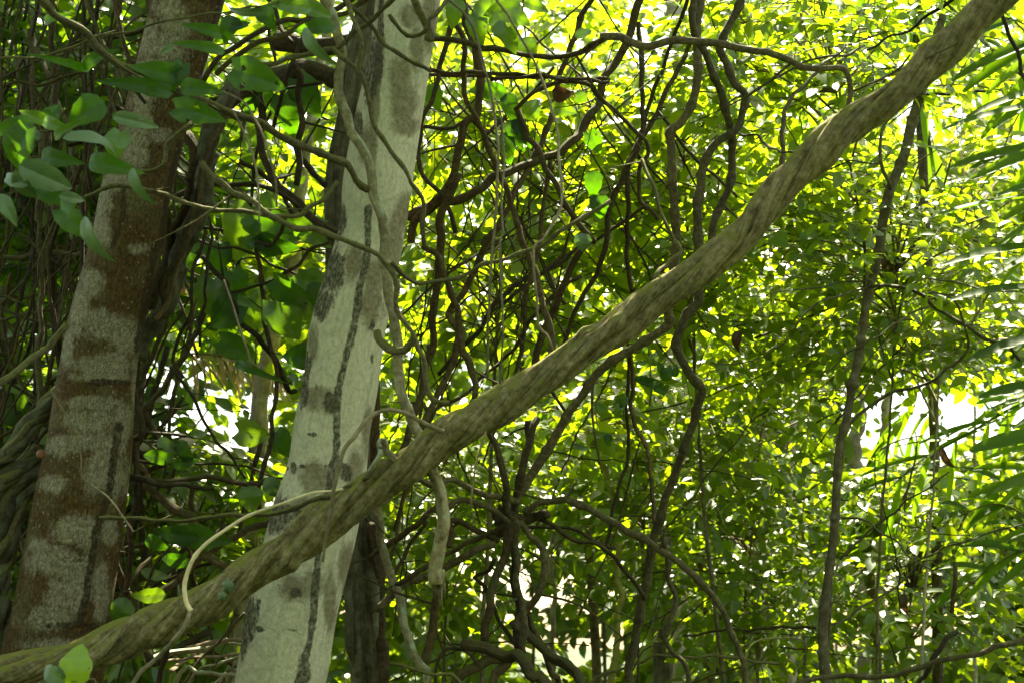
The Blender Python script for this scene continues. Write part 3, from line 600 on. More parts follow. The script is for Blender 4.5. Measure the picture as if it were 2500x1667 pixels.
# ================================================================== THE BIG TWISTED LIANA
LI = path(('I', (-250, 1530), (-100, 1510), (150, 1485), (450, 1420), (700, 1365), (900, 1280), (1150, 1160), (1350, 1030), (1568, 880)), ('J', (200, 740), (400, 620), (600, 490), (800, 360), (1000, 215)), ('F', (1200, 1400), (1400, 1270)),
          ('G', (0, 1172), (200, 1055), (400, 940), (600, 810), (800, 670), (1000, 495), (1200, 345), (1400, 195), (1568, 85)), ('S', (1876, 501), (1953, 425), (1999, 377), (2060, 321), (2125, 268), (2202, 207), (2271, 142), (2347, 73), (2420, 11), (2500, -60), (2620, -160)))
KN = [(rng.uniform(.8, 6), rng.uniform(0, 6.28), rng.uniform(.12, .34), rng.uniform(.02, .05)) for _ in range(22)]
def liana():
    n = len(LI); d = np.linspace(4.75, 4.55, n); rpx = np.interp(np.linspace(0, 1, n), [0, .15, .3, .45, .6, .75, 1], [41, 41, 41, 38, 35.5, 36, 35])
    pts = [np.append(P(x, y, dd), rp * dd / FPX) for (x, y), dd, rp in zip(LI, d, rpx)]
    pts = [pts[0] + np.array([-.9, .5, -1.0, .01]), pts[0] + np.array([-.45, .2, -.2, 0])] + pts
    q = catmull(pts, .010)
    def prof(a, s_):
        tw = 11.5 * s_ + 1.6 * np.sin(2.3 * s_) + .8 * np.sin(5.1 * s_ + 1); am = 1.0 + .35 * np.sin(3.1 * s_ + 1) * np.sin(1.7 * s_ + a)
        g1 = np.abs(np.sin(2.0 * a + tw)) ** .85; g2 = np.abs(np.sin(3.5 * a + 1.75 * tw + 1.1 * np.sin(1.5 * s_))) ** .8
        bulge = .08 * np.sin(9.3 * s_ + .6 * np.sin(a + tw)) + .06 * np.sin(15.1 * s_ + 2 + np.sin(a)) + .05 * np.sin(23 * s_ + 2 * np.sin(a + 1))
        fis = np.clip(np.sin(11 * a + 5.5 * tw + 1.6 * np.sin(6 * s_) + np.sin(17 * s_ + 3 * a)), -.2, 1) * .035
        kn = 0
        for s0, a0, am_, w_ in KN: kn = kn + am_ * np.exp(-((s_ - s0) / w_) ** 2 + 2.2 * (np.cos(a - a0) - 1))
        return kn + .56 + .46 * am * g1 ** .62 + .20 * g2 ** .75 + bulge + fis + wobble(a, s_, 5, (.06, .04, .022), (2, 6, 18), (5, 18, 70))
    sl = np.arange(len(q)) * .010; q[:, 2] += .010 * np.sin(6.5 * sl) ; q[:, 0] -= .010 * np.cos(6.5 * sl)
    V, F, uv, _, _ = tube_data(q[:, :3], q[:, 3], 128, prof)
    uv[:, 0] += (12.5 * uv[:, 1]) / (2 * PI) * .5
    o = add_mesh('liana', V, F, M['liana'], None, uv)
    tag(o, 'thick twisted mossy liana rising diagonally across the whole picture', 'liana')
    for x, y, r_, k in ((1455, 945, 18, 0), (1420, 1010, 14, 1)):
        (px_, py_), = cv('I', [(x, y)]); c = P(px_, py_, 4.63)
        vv = leaf_blob(c, r_ * 4.6 / FPX, 60 + k); add_mesh('lichen_patch', vv[0], vv[1], M['leaf_pale'], o, np.zeros((len(vv[0]), 2)), {'tint': np.full(len(vv[0]), .5)})
def leaf_blob(c, r0, seed):
    r = np.random.default_rng(seed); th = np.linspace(0, 2 * PI, 29)[:-1]; V = []; rows = 7
    for i in range(rows):
        f = (i + .3) / rows
        rr = r0 * f * (1 + .18 * np.sin(5 * th + 1) * f + .1 * np.sin(9 * th) * f)
        V.append(c + np.cos(th)[:, None] * RV * rr[:, None] * .9 + np.sin(th)[:, None] * UV_ * rr[:, None] - FV * (r0 * .5 * (1 - f * f) + r0 * .1 * np.sin(7 * th + i)[:, None] * f))
    V = np.vstack(V); m = 28; i = np.arange(rows - 1)[:, None] * m; k = np.arange(m)[None]; k2 = (k + 1) % m
    return V, np.stack([i + k, i + k2, i + m + k2, i + m + k], -1).reshape(-1, 4)
liana()
# ================================================================== SLIM TREE ON THE RIGHT, WITH ITS SIDE BRANCHES
def slim_tree():
    px = path(('D', (1230, 380), (1160, 640), (1110, 800), (1060, 1000), (980, 1200), (930, 1400)), ('H', (900, 180), (840, 420), (800, 650), (770, 850), (730, 1050), (700, 1220), (655, 1400)), ('L', (635, 250), (630, 450), (610, 680), (580, 900), (550, 1150), (550, 1350), (570, 1568)))
    d = 6.3; b = P(*px[-1], d); base = (float(b[0]), float(b[1]), 0); root = empty('slim_tree', base)
    tag(root, 'slim grey brown tree at right with arching side branches, passing behind the liana', 'tree')
    vine_mesh('trunk', path(('D', (1310, 100), (1270, 240))) + px, d, d, 14, 'slim', root, base, taper=(.85, 1.1), sides=20, step=.015, jitter=.0008, nodes=.21, dvar=0)
    for p_, r_ in ((path(('H', (860, 400), (960, 390), (1070, 390), (1200, 470), (1300, 540), (1450, 640), (1600, 730), (1720, 790), (1850, 890))), 5),
                   (path(('H', (830, 400), (700, 440), (580, 460), (480, 510), (400, 620), (330, 720), (200, 810), (0, 870)), ('G', (1400, 885))), 3.2),
                   (path(('H', (1230, 512), (1060, 600), (950, 670), (850, 740), (760, 780), (640, 880), (540, 950))), 3),
                   (path(('H', (690, 1290), (780, 1210), (900, 1110), (1000, 1060), (1200, 1010), (1350, 920), (1440, 840), (1475, 750), (1440, 640), (1380, 470), (1250, 430))), 5),
                   (path(('D', (985, 1210), (965, 1150), (925, 1060), (910, 940), (940, 800), (1000, 740))), 5), (path(('D', (910, 1040), (780, 1035), (640, 1030))), 3),
                   (path(('L', (640, 760), (780, 660), (900, 570), (1000, 480), (1070, 400), (1200, 340), (1360, 230))), 3.6), (path(('L', (1070, 400), (1110, 250), (1140, 130), (1130, -40))), 2.6),
                   (path(('L', (660, 505), (790, 520), (870, 580), (1000, 660), (1090, 750), (1250, 850))), 3.2), (path(('L', (590, 1195), (800, 1090), (1000, 960), (1150, 830), (1300, 740))), 3),
                   (path(('L', (560, 820), (430, 930), (380, 1030), (300, 1180))), 3), (path(('H', (830, 360), (640, 370), (400, 410), (150, 450), (0, 455))), 2.2), (path(('H', (1070, 385), (1200, 352), (1400, 365), (1600, 400), (1829, 435))), 2.2)):
        vine_mesh('branch', p_, d - .03, d - .3 + .5 * random.random(), r_, 'slim', root, base, taper=(1.15, .55), sides=7)
slim_tree()

# ================================================================== TRACED VINES
N_ = .16   # spacing of the joints of the jointed vines
# --- jointed, bamboo-like vines right of centre
vine('jointed grey vine kinking right near the top then running down behind the liana', path(('C', (1600, -60), (1580, 0), (1530, 120), (1480, 250), (1450, 340), (1500, 440), (1560, 540), (1625, 610), (1600, 720), (1550, 830), (1440, 910), (1370, 1000), (1330, 1120), (1320, 1300), (1325, 1568)), ('G', (1330, 460), (1310, 510), (1220, 620), (1180, 780), (1250, 920), (1335, 1040), (1310, 1180), (1240, 1380), (1190, 1500)), ('K', (1190, 200), (1100, 430), (1050, 600), (1010, 800), (970, 1000), (930, 1200), (890, 1450), (880, 1568))), 5.4, 5.7, 12, 'jointed', nodes=N_, sides=12, taper=(.95, 1.15), step=.02, jitter=.003)
vine('jointed vine with a grey peeling top, ending in a crook above the liana', path(('C', (1285, -40), (1285, 60), (1295, 170), (1330, 270), (1380, 400), (1440, 530), (1490, 680), (1520, 770), (1535, 870), (1540, 930), (1535, 1050), (1525, 1200), (1470, 1300), (1410, 1440), (1380, 1568))), 5.3, 5.4, 10, 'jointed', nodes=N_, sides=12, step=.02, jitter=.003)
vine('jointed vine with a knee bend, leftmost of the jointed ones, meeting the root knot', path(('C', (1330, -30), (1310, 150), (1312, 300), (1325, 430), (1310, 560), (1270, 680), (1200, 780), (1140, 840), (1145, 950), (1155, 1100), (1170, 1300), (1165, 1568)), ('G', (1155, 330), (1135, 530), (1145, 630), (1050, 690), (900, 780), (800, 840), (700, 940), (600, 1050), (500, 1200), (400, 1360), (300, 1520)), ('K', (220, 300), (150, 450), (135, 545))), 5.5, 5.6, 11.5, 'jointed', nodes=N_, sides=12, step=.02, jitter=.003, taper=(.9, 1.1))
# --- smooth vines across the top
vine('smooth brown vine running level across the top, its end bent down onto the liana', path(('C', (695, 228), (800, 238), (900, 280), (1000, 298), (1150, 265), (1300, 268), (1500, 295), (1700, 325)), ('D', (200, 330), (320, 375), (420, 435), (560, 440), (660, 440), (700, 490), (722, 580), (705, 680))), 4.75, 4.6, 9, 'jointed', sides=12, step=.02, jitter=.002, taper=(1.15, .85))
vine('dark smooth vine sagging left from the top knuckle to the pale trunk', path(('B', (1180, 240), (1350, 265), (1500, 300)), ('C', (0, 315), (200, 345), (400, 370), (520, 360), (640, 300), (745, 232))), 5.25, 4.8, 9, 'vine', sides=12, jitter=.003)
vine('pair-twisted vine, upper strand, running right from the pale trunk', path(('B', (1150, 450), (1400, 465), (1568, 475)), ('C', (0, 475), (150, 465), (300, 490), (450, 505), (600, 525), (680, 490), (740, 510))), 5.5, 5.3, 5.5, 'vine')
vine('pair-twisted vine, lower strand, running right from the pale trunk', path(('B', (1150, 480), (1400, 490), (1568, 500)), ('C', (0, 500), (150, 495), (300, 480), (450, 520), (600, 505), (700, 525), (745, 500))), 5.5, 5.3, 5, 'vine')
vine('arched vine dropping right with a hooked tail in the centre tangle', path(('C', (150, 700), (280, 600), (420, 545), (560, 530), (650, 580), (760, 670), (860, 760), (930, 850), (975, 920), (985, 1000), (950, 1040), (945, 1150), (950, 1280), (1010, 1340), (1055, 1390))), 5.3, 5.5, 6, 'vine')
vine('thin olive stem slanting right to a fork on the upper edge of the liana', path(('C', (960, 1030), (1020, 1160), (1070, 1320), (1120, 1450), (1190, 1568)), ('G', (1160, 110), (1215, 185), (1140, 212), (1080, 270), (1035, 330))), 5.0, 4.7, 6, 'olive')
vine('stout twisted vine sweeping from the top centre down left to the pale trunk', path(('C', (975, -40), (930, 80), (870, 250), (790, 400), (730, 490), (700, 600), (660, 700), (600, 800), (540, 890), (440, 960), (330, 1010), (200, 1060), (100, 1110), (0, 1150)), ('B', (1500, 1190), (1350, 1260), (1150, 1320), (1030, 1400))), 5.9, 5.7, 11, 'vine', twist=14, sides=14)
vine('brown vine with swollen joints slanting steeply left through the centre tangle', path(('C', (660, -40), (585, 90), (540, 200), (500, 310), (450, 470), (420, 570), (400, 670), (350, 800), (300, 930), (250, 1040), (200, 1150), (100, 1320), (20, 1450), (-60, 1568))), 5.7, 5.7, 8.5, 'vine', nodes=.3)
vine('dark straight vine slanting right, with a pale elbow under the liana twig', path(('B', (1740, 720), (1790, 860)), ('C', (220, 870), (310, 1010), (420, 1200), (500, 1350), (560, 1440), (640, 1520)), ('G', (630, 70), (580, 180), (500, 320), (430, 450), (380, 580), (340, 680), (300, 800), (270, 920), (240, 1050))), 5.5, 5.6, 9, 'vine', sides=10)
vine('upright vine with a dark sleeve, in the middle of the centre tangle', path(('C', (940, 150), (945, 400), (960, 600), (970, 740), (950, 870), (920, 960), (890, 1060), (880, 1200), (870, 1350), (860, 1568)), ('G', (870, 200), (885, 400), (895, 490), (890, 600))), 5.9, 5.8, 6.5, 'dark')
vine('pale streaked vine slanting left between the upright vines at centre', path(('C', (1290, 250), (1180, 450), (1080, 660), (1040, 740), (980, 850), (900, 1000), (830, 1150), (760, 1270), (740, 1400), (735, 1568)), ('G', (715, 200), (650, 340), (590, 440), (540, 560), (490, 700), (440, 800))), 6.1, 6.0, 7, 'vine')
vine('thin straight vine slanting left from the top beside the grey jointed vine', path(('C', (1260, -20), (1180, 200), (1120, 350), (1040, 560), (980, 760), (930, 900))), 6.0, 6.1, 5.5, 'vine')
vine('thin dark vine slanting up right under the olive twig to the tangle', path(('G', (-20, 560), (200, 400), (390, 260), (600, 120), (850, -20), (1000, -150))), 6.0, 6.1, 4.5, 'dark')
vine('stout vine sweeping down from the pale trunk through the tangle to the liana', path(('B', (1340, 150), (1400, 300), (1400, 600), (1470, 780), (1530, 900), (1600, 1060), (1660, 1180), (1728, 1437)), ('G', (160, 0), (230, 180), (290, 330), (330, 530), (370, 680), (385, 830), (390, 960))), 5.4, 5.4, 9, 'vine', sides=10)
vine('thick curved vine looping beside the pale trunk, top of the tangle', path(('B', (1370, 40), (1400, 150), (1460, 270), (1490, 400), (1500, 580), (1470, 720), (1400, 790), (1370, 950), (1330, 1100), (1260, 1220), (1180, 1300), (1100, 1400), (1060, 1560))), 5.6, 5.6, 11, 'vine', sides=12)
vine('vine hanging close to the right edge of the pale trunk', path(('B', (1310, 160), (1290, 230), (1240, 400), (1210, 550), (1180, 680), (1130, 780), (1110, 870), (1090, 1000), (1130, 1130), (1260, 1260), (1340, 1480))), 5.5, 5.5, 7, 'dark')
vine('thin looping vine bowed between the pale trunk and the thick curved vine', path(('B', (1130, 815), (1250, 830), (1340, 830), (1430, 770), (1550, 840), (1700, 700), (1829, 610)), ('C', (400, 420))), 5.5, 5.8, 5, 'vine')
vine('upright brown vine just right of the climbing liana on the pale trunk', path(('B', (1350, 1100), (1260, 1350)), ('F', (1240, 0), (1240, 200), (1220, 380), (1200, 560), (1190, 750), (1150, 900), (1120, 1080), (1080, 1200), (1040, 1340), (1000, 1480))), 5.5, 5.5, 10, 'vine', sides=10)
vine('twisted pair vine slanting left with a broken stub in the centre tangle', path(('F', (1640, -40), (1550, 130), (1450, 300), (1380, 430), (1310, 540), (1300, 590), (1350, 700), (1330, 850), (1260, 1000), (1180, 1180), (1130, 1300))), 5.6, 5.6, 9, 'vine', twist=16, sides=10)
vine('vine bending down right to meet the liana near its lit middle', path(('F', (1120, 130), (1220, 200), (1290, 350), (1320, 500), (1340, 560), (1360, 700), (1400, 800), (1440, 950), (1470, 1100))), 5.4, 5.2, 8.5, 'vine')
vine('dark vine running up right, crossing behind the twisted pair', path(('F', (1250, 960), (1320, 830), (1400, 740), (1500, 650), (1600, 510), (1700, 430), (1829, 300)), ('G', (300, 310), (480, 180))), 5.8, 5.9, 7, 'dark')
vine('vine sweeping up right from the fork of the hanging dead branch', path(('F', (1150, 1290), (1250, 1150), (1400, 1080), (1500, 970), (1610, 890), (1700, 810), (1740, 750), (1829, 580)), ('G', (440, 420), (560, 330))), 5.7, 5.8, 6, 'vine')
vine('thin vine spiralling around the upright stem in the tangle', path(('G', (190, 430), (160, 520), (190, 600), (150, 680), (190, 780), (180, 860), (220, 920))), 5.5, 5.4, 3, 'vine')
# --- climbers and twigs on and around the pale trunk
vine('pale mottled climber snaking up the face of the pale trunk', path(('B', (510, -60), (560, 130), (600, 260), (600, 400), (590, 530), (620, 680), (660, 820), (720, 920), (780, 1030), (820, 1180), (850, 1300), (880, 1430), (880, 1568)), ('F', (890, 200), (920, 400), (940, 560), (955, 700), (960, 830), (990, 950), (1020, 1090), (1060, 1230), (1110, 1340))), 4.98, 4.85, 13, 'climber', sides=14, step=.015, taper=(.95, 1.1), dvar=.03)
vine('knotted dark olive branch reaching right from the lichen trunk to the climber', path(('A', (240, -40), (400, 120), (550, 230), (650, 320), (750, 400), (900, 470), (1100, 560), (1300, 650), (1500, 720), (1650, 790)), ('B', (250, 870), (400, 940), (550, 1010), (640, 1070), (690, 1150), (780, 1200))), 4.3, 4.9, 10.5, 'olive', name='bough', cat='branch', nodes=.13, sides=12, dvar=.03)
vine('long olive stem crossing the pale trunk and curling down toward the liana', path(('A', (1265, 1045), (1380, 1130), (1500, 1220), (1620, 1310), (1750, 1390)), ('B', (330, 1455), (500, 1490), (650, 1540)), ('F', (800, 160), (880, 230), (955, 340), (985, 400), (960, 480), (975, 590), (1040, 680), (1090, 780), (1140, 900), (1150, 1000), (1180, 1080), (1250, 1120), (1295, 1130))), 4.75, 4.7, 8, 'olive', nodes=.12, sides=10, dvar=.03)
vine('olive twig bowed between the pale trunk and the tangle at mid height', path(('F', (945, 240), (1030, 330), (1150, 355), (1300, 345), (1420, 310), (1530, 250), (1680, 200), (1829, 150)), ('G', (350, 110), (540, 0)), ('C', (640, 1360), (760, 1270))), 4.7, 4.9, 6, 'olive', name='twig', cat='twig', nodes=.14)
vine('short hooked olive stub curling under the climber on the pale trunk', path(('F', (848, 665), (865, 730), (915, 785), (990, 775), (1060, 735))), 4.92, 4.75, 11, 'olive', name='twig', cat='twig', sides=12, step=.015, dvar=0)
vine('long slender twig slanting across the upper face of the pale trunk', path(('B', (560, 310), (640, 390), (740, 500), (790, 640), (810, 800), (900, 930), (1000, 1060), (1070, 1180), (1130, 1260), (1125, 1420), (1140, 1568))), 4.9, 4.95, 6.5, 'olive', name='twig', cat='twig', nodes=.12, dvar=.02)
vine('twig running down right across the pale trunk near its top', path(('B', (690, 40), (800, 180), (870, 280), (950, 330), (1080, 410), (1210, 460))), 4.85, 4.95, 6, 'olive', name='twig', cat='twig', nodes=.1)
vine('angled twig like a shallow V over the top of the pale trunk', path(('B', (890, 95), (960, 160), (1030, 215), (1150, 210), (1190, 150), (1250, 55))), 4.9, 4.95, 5.5, 'olive', name='twig', cat='twig', nodes=.1)
vine('twig slanting up right over the climber to the top edge', path(('B', (970, -30), (850, 90), (710, 190), (570, 310), (420, 345), (200, 380), (0, 415))), 4.8, 5.0, 6, 'olive', name='twig', cat='twig', nodes=.12)
vine('upright twig hanging left of the pale trunk from the top edge', path(('B', (640, -40), (700, 170), (735, 300), (730, 475))), 4.8, 4.85, 6, 'olive', name='twig', cat='twig', nodes=.1)
vine('broken brown branch stub pressed against the top of the pale trunk', path(('B', (1050, -30), (1130, 100), (1170, 200), (1160, 275))), 4.95, 5.05, 11, 'climber', name='bough', cat='branch', sides=12, step=.015)
vine('thick dark log lying level behind the climber at upper left', path(('A', (1450, 640), (1600, 540), (1829, 470)), ('B', (350, 430), (480, 460), (570, 500))), 5.7, 5.8, 26, 'dark', name='log', cat='log', sides=16)
vine('dark thick branch running level behind the mossy upper trunk', path(('B', (200, 250), (400, 300), (600, 290), (800, 250))), 6.2, 6.2, 24, 'dark', name='bough', cat='branch', sides=14)
vine('bundled vine strand running up right from the lichen trunk, upper one', path(('A', (1300, 520), (1400, 370), (1500, 300), (1700, 180), (1829, 130)), ('B', (340, 130), (500, 90), (700, -10), (760, -60))), 4.95, 5.1, 8, 'vine')
vine('bundled vine strand running up right from the lichen trunk, lower one', path(('A', (1380, 480), (1500, 370), (1640, 270), (1829, 210)), ('B', (400, 150), (600, 100), (750, 10), (800, -60))), 4.9, 5.15, 7, 'vine')
vine('vine crossing the gap from lower left to the climber at mid height', path(('A', (540, 1270), (700, 1205), (850, 1205), (1000, 1230), (1150, 1280), (1300, 1320), (1500, 1350)), ('B', (0, 1357), (250, 1370), (400, 1330), (520, 1250), (585, 1150))), 4.7, 5.0, 6, 'olive', nodes=.13)
vine('thin twig elbowed over the face of the lichen trunk', path(('A', (820, 1100), (940, 1090), (1030, 1050), (1060, 980), (1100, 910), (1180, 830), (1215, 790))), 4.75, 4.85, 7, 'olive', name='twig', cat='twig', taper=(.5, 1.3))
vine('short dark twig leaning on the lichen trunk below the big leaves', path(('A', (820, 380), (850, 540), (880, 600), (920, 668))), 4.75, 4.8, 4.5, 'dark', name='twig', cat='twig')
# --- gap between the two trunks
vine('dark upright vine with blunt end left of the climber', path(('B', (300, 400), (350, 500), (330, 600), (360, 750), (340, 900), (340, 1050), (330, 1185))), 5.6, 5.6, 8, 'dark')
vine('stout dark vine sweeping down right between the two big trunks', path(('A', (1640, 560), (1690, 800)), ('B', (80, 800), (120, 1000), (200, 1180), (330, 1290), (450, 1430), (600, 1490))), 5.7, 5.6, 11, 'dark', sides=10)
vine('second dark vine curving down right just below the stout one', path(('A', (1100, 1260), (1300, 1180), (1568, 1180)), ('B', (130, 1200), (300, 1280), (400, 1370), (580, 1470))), 5.6, 5.5, 8, 'dark')
vine('dark vine rising left from the climber behind the heart leaves', path(('B', (300, 900), (340, 990), (420, 1100), (520, 1190))), 5.8, 5.6, 8, 'dark')
vine('dark stem curving past the heart-shaped leaves to the level vine below', path(('E', (1290, 190), (1400, 330), (1450, 420), (1530, 580), (1640, 720), (1750, 880), (1829, 1010)), ('F', (290, 1050), (330, 1055))), 5.5, 5.7, 8, 'dark', taper=(.8, 1))
vine('dark upright stem in front of the pale far trunk', path(('B', (250, 1350), (180, 1568)), ('E', (1660, 100), (1640, 200), (1690, 500), (1700, 720), (1760, 930), (1770, 1000), (1740, 1200), (1720, 1350), (1660, 1568)), ('I', (1640, 450))), 5.4, 5.6, 5.5, 'dark')
vine('thin dark vine slanting down right below the bright gap', path(('E', (1100, 900), (1200, 1060), (1290, 1220), (1380, 1370), (1450, 1450), (1560, 1600))), 5.4, 5.5, 4.5, 'dark')
vine('hanging dark vine forked beside the buttress limb', path(('E', (1330, 60), (1215, 330), (1220, 560), (1150, 720), (1100, 850), (1160, 960))), 5.3, 5.3, 5.5, 'dark')
vine('thin wavy vine hanging among the heart-shaped leaves', path(('E', (1330, 100), (1320, 320), (1300, 480), (1270, 620), (1280, 770))), 5.3, 5.3, 4.5, 'dark')
vine('thin level vine strung through the heart-shaped leaves', path(('E', (1150, 20), (1340, 125), (1500, 160), (1650, 190)), ('F', (100, 190), (280, 300), (420, 380))), 5.6, 5.7, 4, 'dark')
vine('dark stem slanting up right over the pale far trunk', path(('F', (-100, 450), (80, 380), (280, 290), (400, 190), (520, 90))), 5.6, 5.5, 5, 'dark')
vine('level grey vine joining the lichen trunk to a dark knot', path(('I', (800, 255), (920, 262), (1050, 275), (1300, 265), (1500, 280), (1690, 290))), 5.3, 5.4, 8.5, 'vine', sides=10)
vine('short dark branch under the level grey vine', path(('I', (820, 235), (930, 280), (1100, 305), (1355, 330))), 5.2, 5.3, 7, 'dark', taper=(1.2, .8))
vine('vine dropping right then curling back in an S above the liana', path(('I', (880, 180), (950, 330), (1060, 410), (1180, 480), (1245, 505), (1225, 580), (1225, 680), (1290, 740), (1400, 800), (1480, 825))), 5.3, 5.2, 11, 'vine', sides=12)
vine('stout vine leaning down right behind the foot of the lichen trunk', path(('I', (720, 640), (750, 800), (790, 950), (850, 1100), (900, 1230), (960, 1420))), 5.4, 5.3, 11, 'vine', sides=10)
vine('dark vine rising right from the liana to the dark bark edge', path(('I', (900, 1200), (1000, 1030), (1100, 920), (1240, 800), (1400, 690), (1550, 610), (1740, 530))), 5.2, 5.4, 8.5, 'vine')
vine('upright dark vine hugging the right edge of the lichen trunk', path(('E', (860, 830), (880, 1150), (900, 1350)), ('I', (850, 0), (880, 200), (860, 400), (850, 560), (830, 800), (810, 1000))), 5.3, 5.3, 9, 'dark')
vine('slim olive twig reaching right across both trunks to the upper edge of the liana', path(('I', (655, 515), (850, 522), (1100, 530), (1250, 525), (1450, 510), (1600, 500)), ('J', (150, 485), (300, 450), (450, 400), (600, 350), (720, 290), (800, 210), (850, 130), (875, 40))), 4.85, 4.62, 6.5, 'olive', name='twig', cat='twig', nodes=.12, dvar=.02)
o = vine('curved pale tan dead stem arching over the liana', path(('J', (620, 325), (560, 340), (400, 362), (200, 430), (0, 505)), ('I', (1440, 590), (1300, 690), (1220, 800), (1180, 930), (1190, 1040), (1218, 1102))), 4.45, 4.4, 6, 'tan', name='dead_vine', cat='stem', sides=10, step=.015, nodes=.22, jitter=.001, taper=(.55, 1.1), dvar=0)
vine('brown tail of the dead stem hanging over the liana to the bottom edge', path(('I', (1210, 1112), (1180, 1200), (1100, 1300), (980, 1430), (850, 1568))), 4.42, 4.35, 5, 'root', name='dead_vine', cat='stem', jitter=.001, taper=(1, 1.2))
vine('thin tan vine arching from the liana over the lower pale trunk', path(('J', (490, 790), (510, 640), (545, 480), (560, 360), (590, 220), (640, 60)), ('F', (680, 1360), (780, 1230), (880, 1180), (970, 1180), (1050, 1210), (1200, 1290), (1350, 1335))), 4.45, 4.55, 5.5, 'root', taper=(.8, 1.2), jitter=.001)
vine('forked stump-like twig rising from the liana beside the pale trunk', path(('J', (760, 250), (820, 180), (860, 110), (850, 50), (880, 20), (900, 90), (960, 140))), 4.6, 4.62, 9, 'climber', name='twig', cat='twig', sides=10)
vine('fine thread hanging down the face of the lichen trunk', path(('E', (330, 1050), (400, 1180), (480, 1330), (520, 1500)), ('I', (530, 260), (680, 370), (800, 520), (850, 600))), 4.7, 4.7, 2.2, 'root', jitter=.001)
vine('mossy leaning stem crossing the dark tangle to the lichen trunk', path(('E', (-30, 1010), (120, 920), (250, 820), (340, 740), (440, 650))), 4.6, 4.8, 9, 'olive')
# --- aerial roots
RG = 'thin pale aerial roots hanging in front of the tangle'
vine('long pale aerial root arching from the pale trunk top and hanging centre', path(('B', (1270, -20), (1420, 120), (1480, 280), (1530, 450), (1570, 620), (1590, 760), (1610, 950), (1600, 1200), (1590, 1450)), ('F', (1560, 300), (1550, 600), (1540, 980))), 4.3, 4.3, 3.6, 'root', name='aerial_root', cat='root', group=RG, jitter=.001)
vine('pale aerial root hanging just right of the long one, with an inward kink', path(('B', (1590, 620), (1630, 750), (1650, 1000), (1630, 1250), (1640, 1500)), ('F', (1620, 120), (1640, 700), (1620, 1000))), 4.3, 4.35, 3, 'root', name='aerial_root', cat='root', group=RG, jitter=.001)
vine('pale aerial root curving from top centre then looping back down left', path(('C', (20, -20), (120, 120), (200, 260), (300, 450), (360, 620), (410, 800), (430, 1000), (445, 1200), (435, 1340), (330, 1530)), ('G', (270, 130), (280, 400), (300, 640), (350, 700), (390, 800))), 4.4, 4.5, 3.6, 'root', name='aerial_root', cat='root', group=RG, jitter=.001)
vine('drooping pale aerial root beside the big holed leaf', path(('A', (1380, 570), (1480, 605), (1570, 665), (1660, 820), (1720, 1000), (1760, 1150), (1768, 1315))), 4.3, 4.3, 3, 'root', name='aerial_root', cat='root', group=RG, jitter=.001)
vine('short pale aerial root inside the gap left of the pale far trunk', path(('A', (1480, 700), (1560, 850), (1620, 1040), (1660, 1250), (1650, 1420))), 4.5, 4.5, 3, 'root', name='aerial_root', cat='root', group=RG, jitter=.001)
vine('thin pale aerial root hanging over the heart-shaped leaves', path(('E', (1425, 350), (1480, 500), (1530, 660), (1580, 800), (1600, 910))), 4.6, 4.6, 3, 'root', name='aerial_root', cat='root', group=RG, jitter=.001)
vine('dangling thin root with a frayed tip above the root knot', path(('J', (1530, -40), (1490, 80), (1460, 250), (1440, 430))), 4.5, 4.5, 2.6, 'root', name='aerial_root', cat='root', group=RG, jitter=.001)
# --- hanging dead branch and the knot of roots, bottom centre
db_ = vine('pale cracked dead branch hanging straight down from the liana', path(('J', (1110, 40), (1170, 150), (1235, 330), (1252, 450), (1245, 600), (1228, 750), (1222, 860), (1224, 915))), 4.7, 4.75, 19, 'deadwood', name='dead_branch', cat='branch', sides=24, step=.012, twist=7, taper=(.75, 1.0), jitter=.003, dvar=0)
for k_, (x0, x1, y1) in enumerate(((1196, 1190, 1000), (1208, 1214, 985), (1222, 1240, 1075), (1236, 1246, 1040), (1248, 1262, 990), (1228, 1224, 1020))):
    vine_mesh('splinter', path(('J', (x0, 850), (x0 + 2, 905), ((x0 + x1) / 2, 955), (x1, y1))), 4.74 + .012 * (k_ % 3), 4.75, 7.5, 'deadwood', db_, taper=(1.4, .12), sides=6, jitter=.002, step=.012, dvar=0)
kd = 5.6
vine('knobbly dark root knot where many stems meet, bottom centre', path(('J', (1580, 640), (1640, 560)), ('K', (20, 480), (110, 490), (200, 520), (280, 500), (350, 490))), kd + .05, kd, 17, 'dark', name='root_knot', cat='root', sides=16, step=.015, taper=(.9, .8))
vine('broken dark stub standing on the root knot', path(('K', (60, 410), (50, 480), (40, 560))), kd - .05, kd - .05, 9, 'dark', name='snag', cat='branch', taper=(.4, 1.2))
vine('long vine arching right from the root knot to the bottom edge', path(('K', (220, 480), (280, 412), (380, 395), (500, 410), (640, 470), (800, 550), (1000, 660), (1150, 760), (1290, 880), (1400, 1000), (1500, 1180), (1580, 1360), (1625, 1568))), kd - .1, 5.3, 9.5, 'jointed', sides=12, nodes=.3, taper=(1.05, .95))
vine('vine leaving the root knot low right and bending down at its end', path(('K', (310, 530), (400, 590), (520, 650), (680, 690), (780, 760), (860, 850), (930, 940), (955, 1040))), kd, 5.6, 6.5, 'vine')
vine('thin dark vine leaving the root knot to the right, topmost of its two', path(('K', (200, 570), (420, 572), (540, 600), (650, 660), (785, 697))), kd + .1, 5.8, 4.5, 'dark')
vine('leg-like stem dropping left from the root knot', path(('K', (150, 500), (130, 560), (90, 700), (40, 850), (0, 1000)), ('J', (1540, 1150), (1520, 1320))), kd - .1, kd - .2, 12, 'vine', sides=12)
vine('pale leg-like stem dropping straight from the root knot', path(('K', (145, 540), (160, 700), (170, 850), (190, 1050), (210, 1250), (205, 1360))), kd - .15, kd - .2, 9, 'jointed', sides=12, nodes=.25)
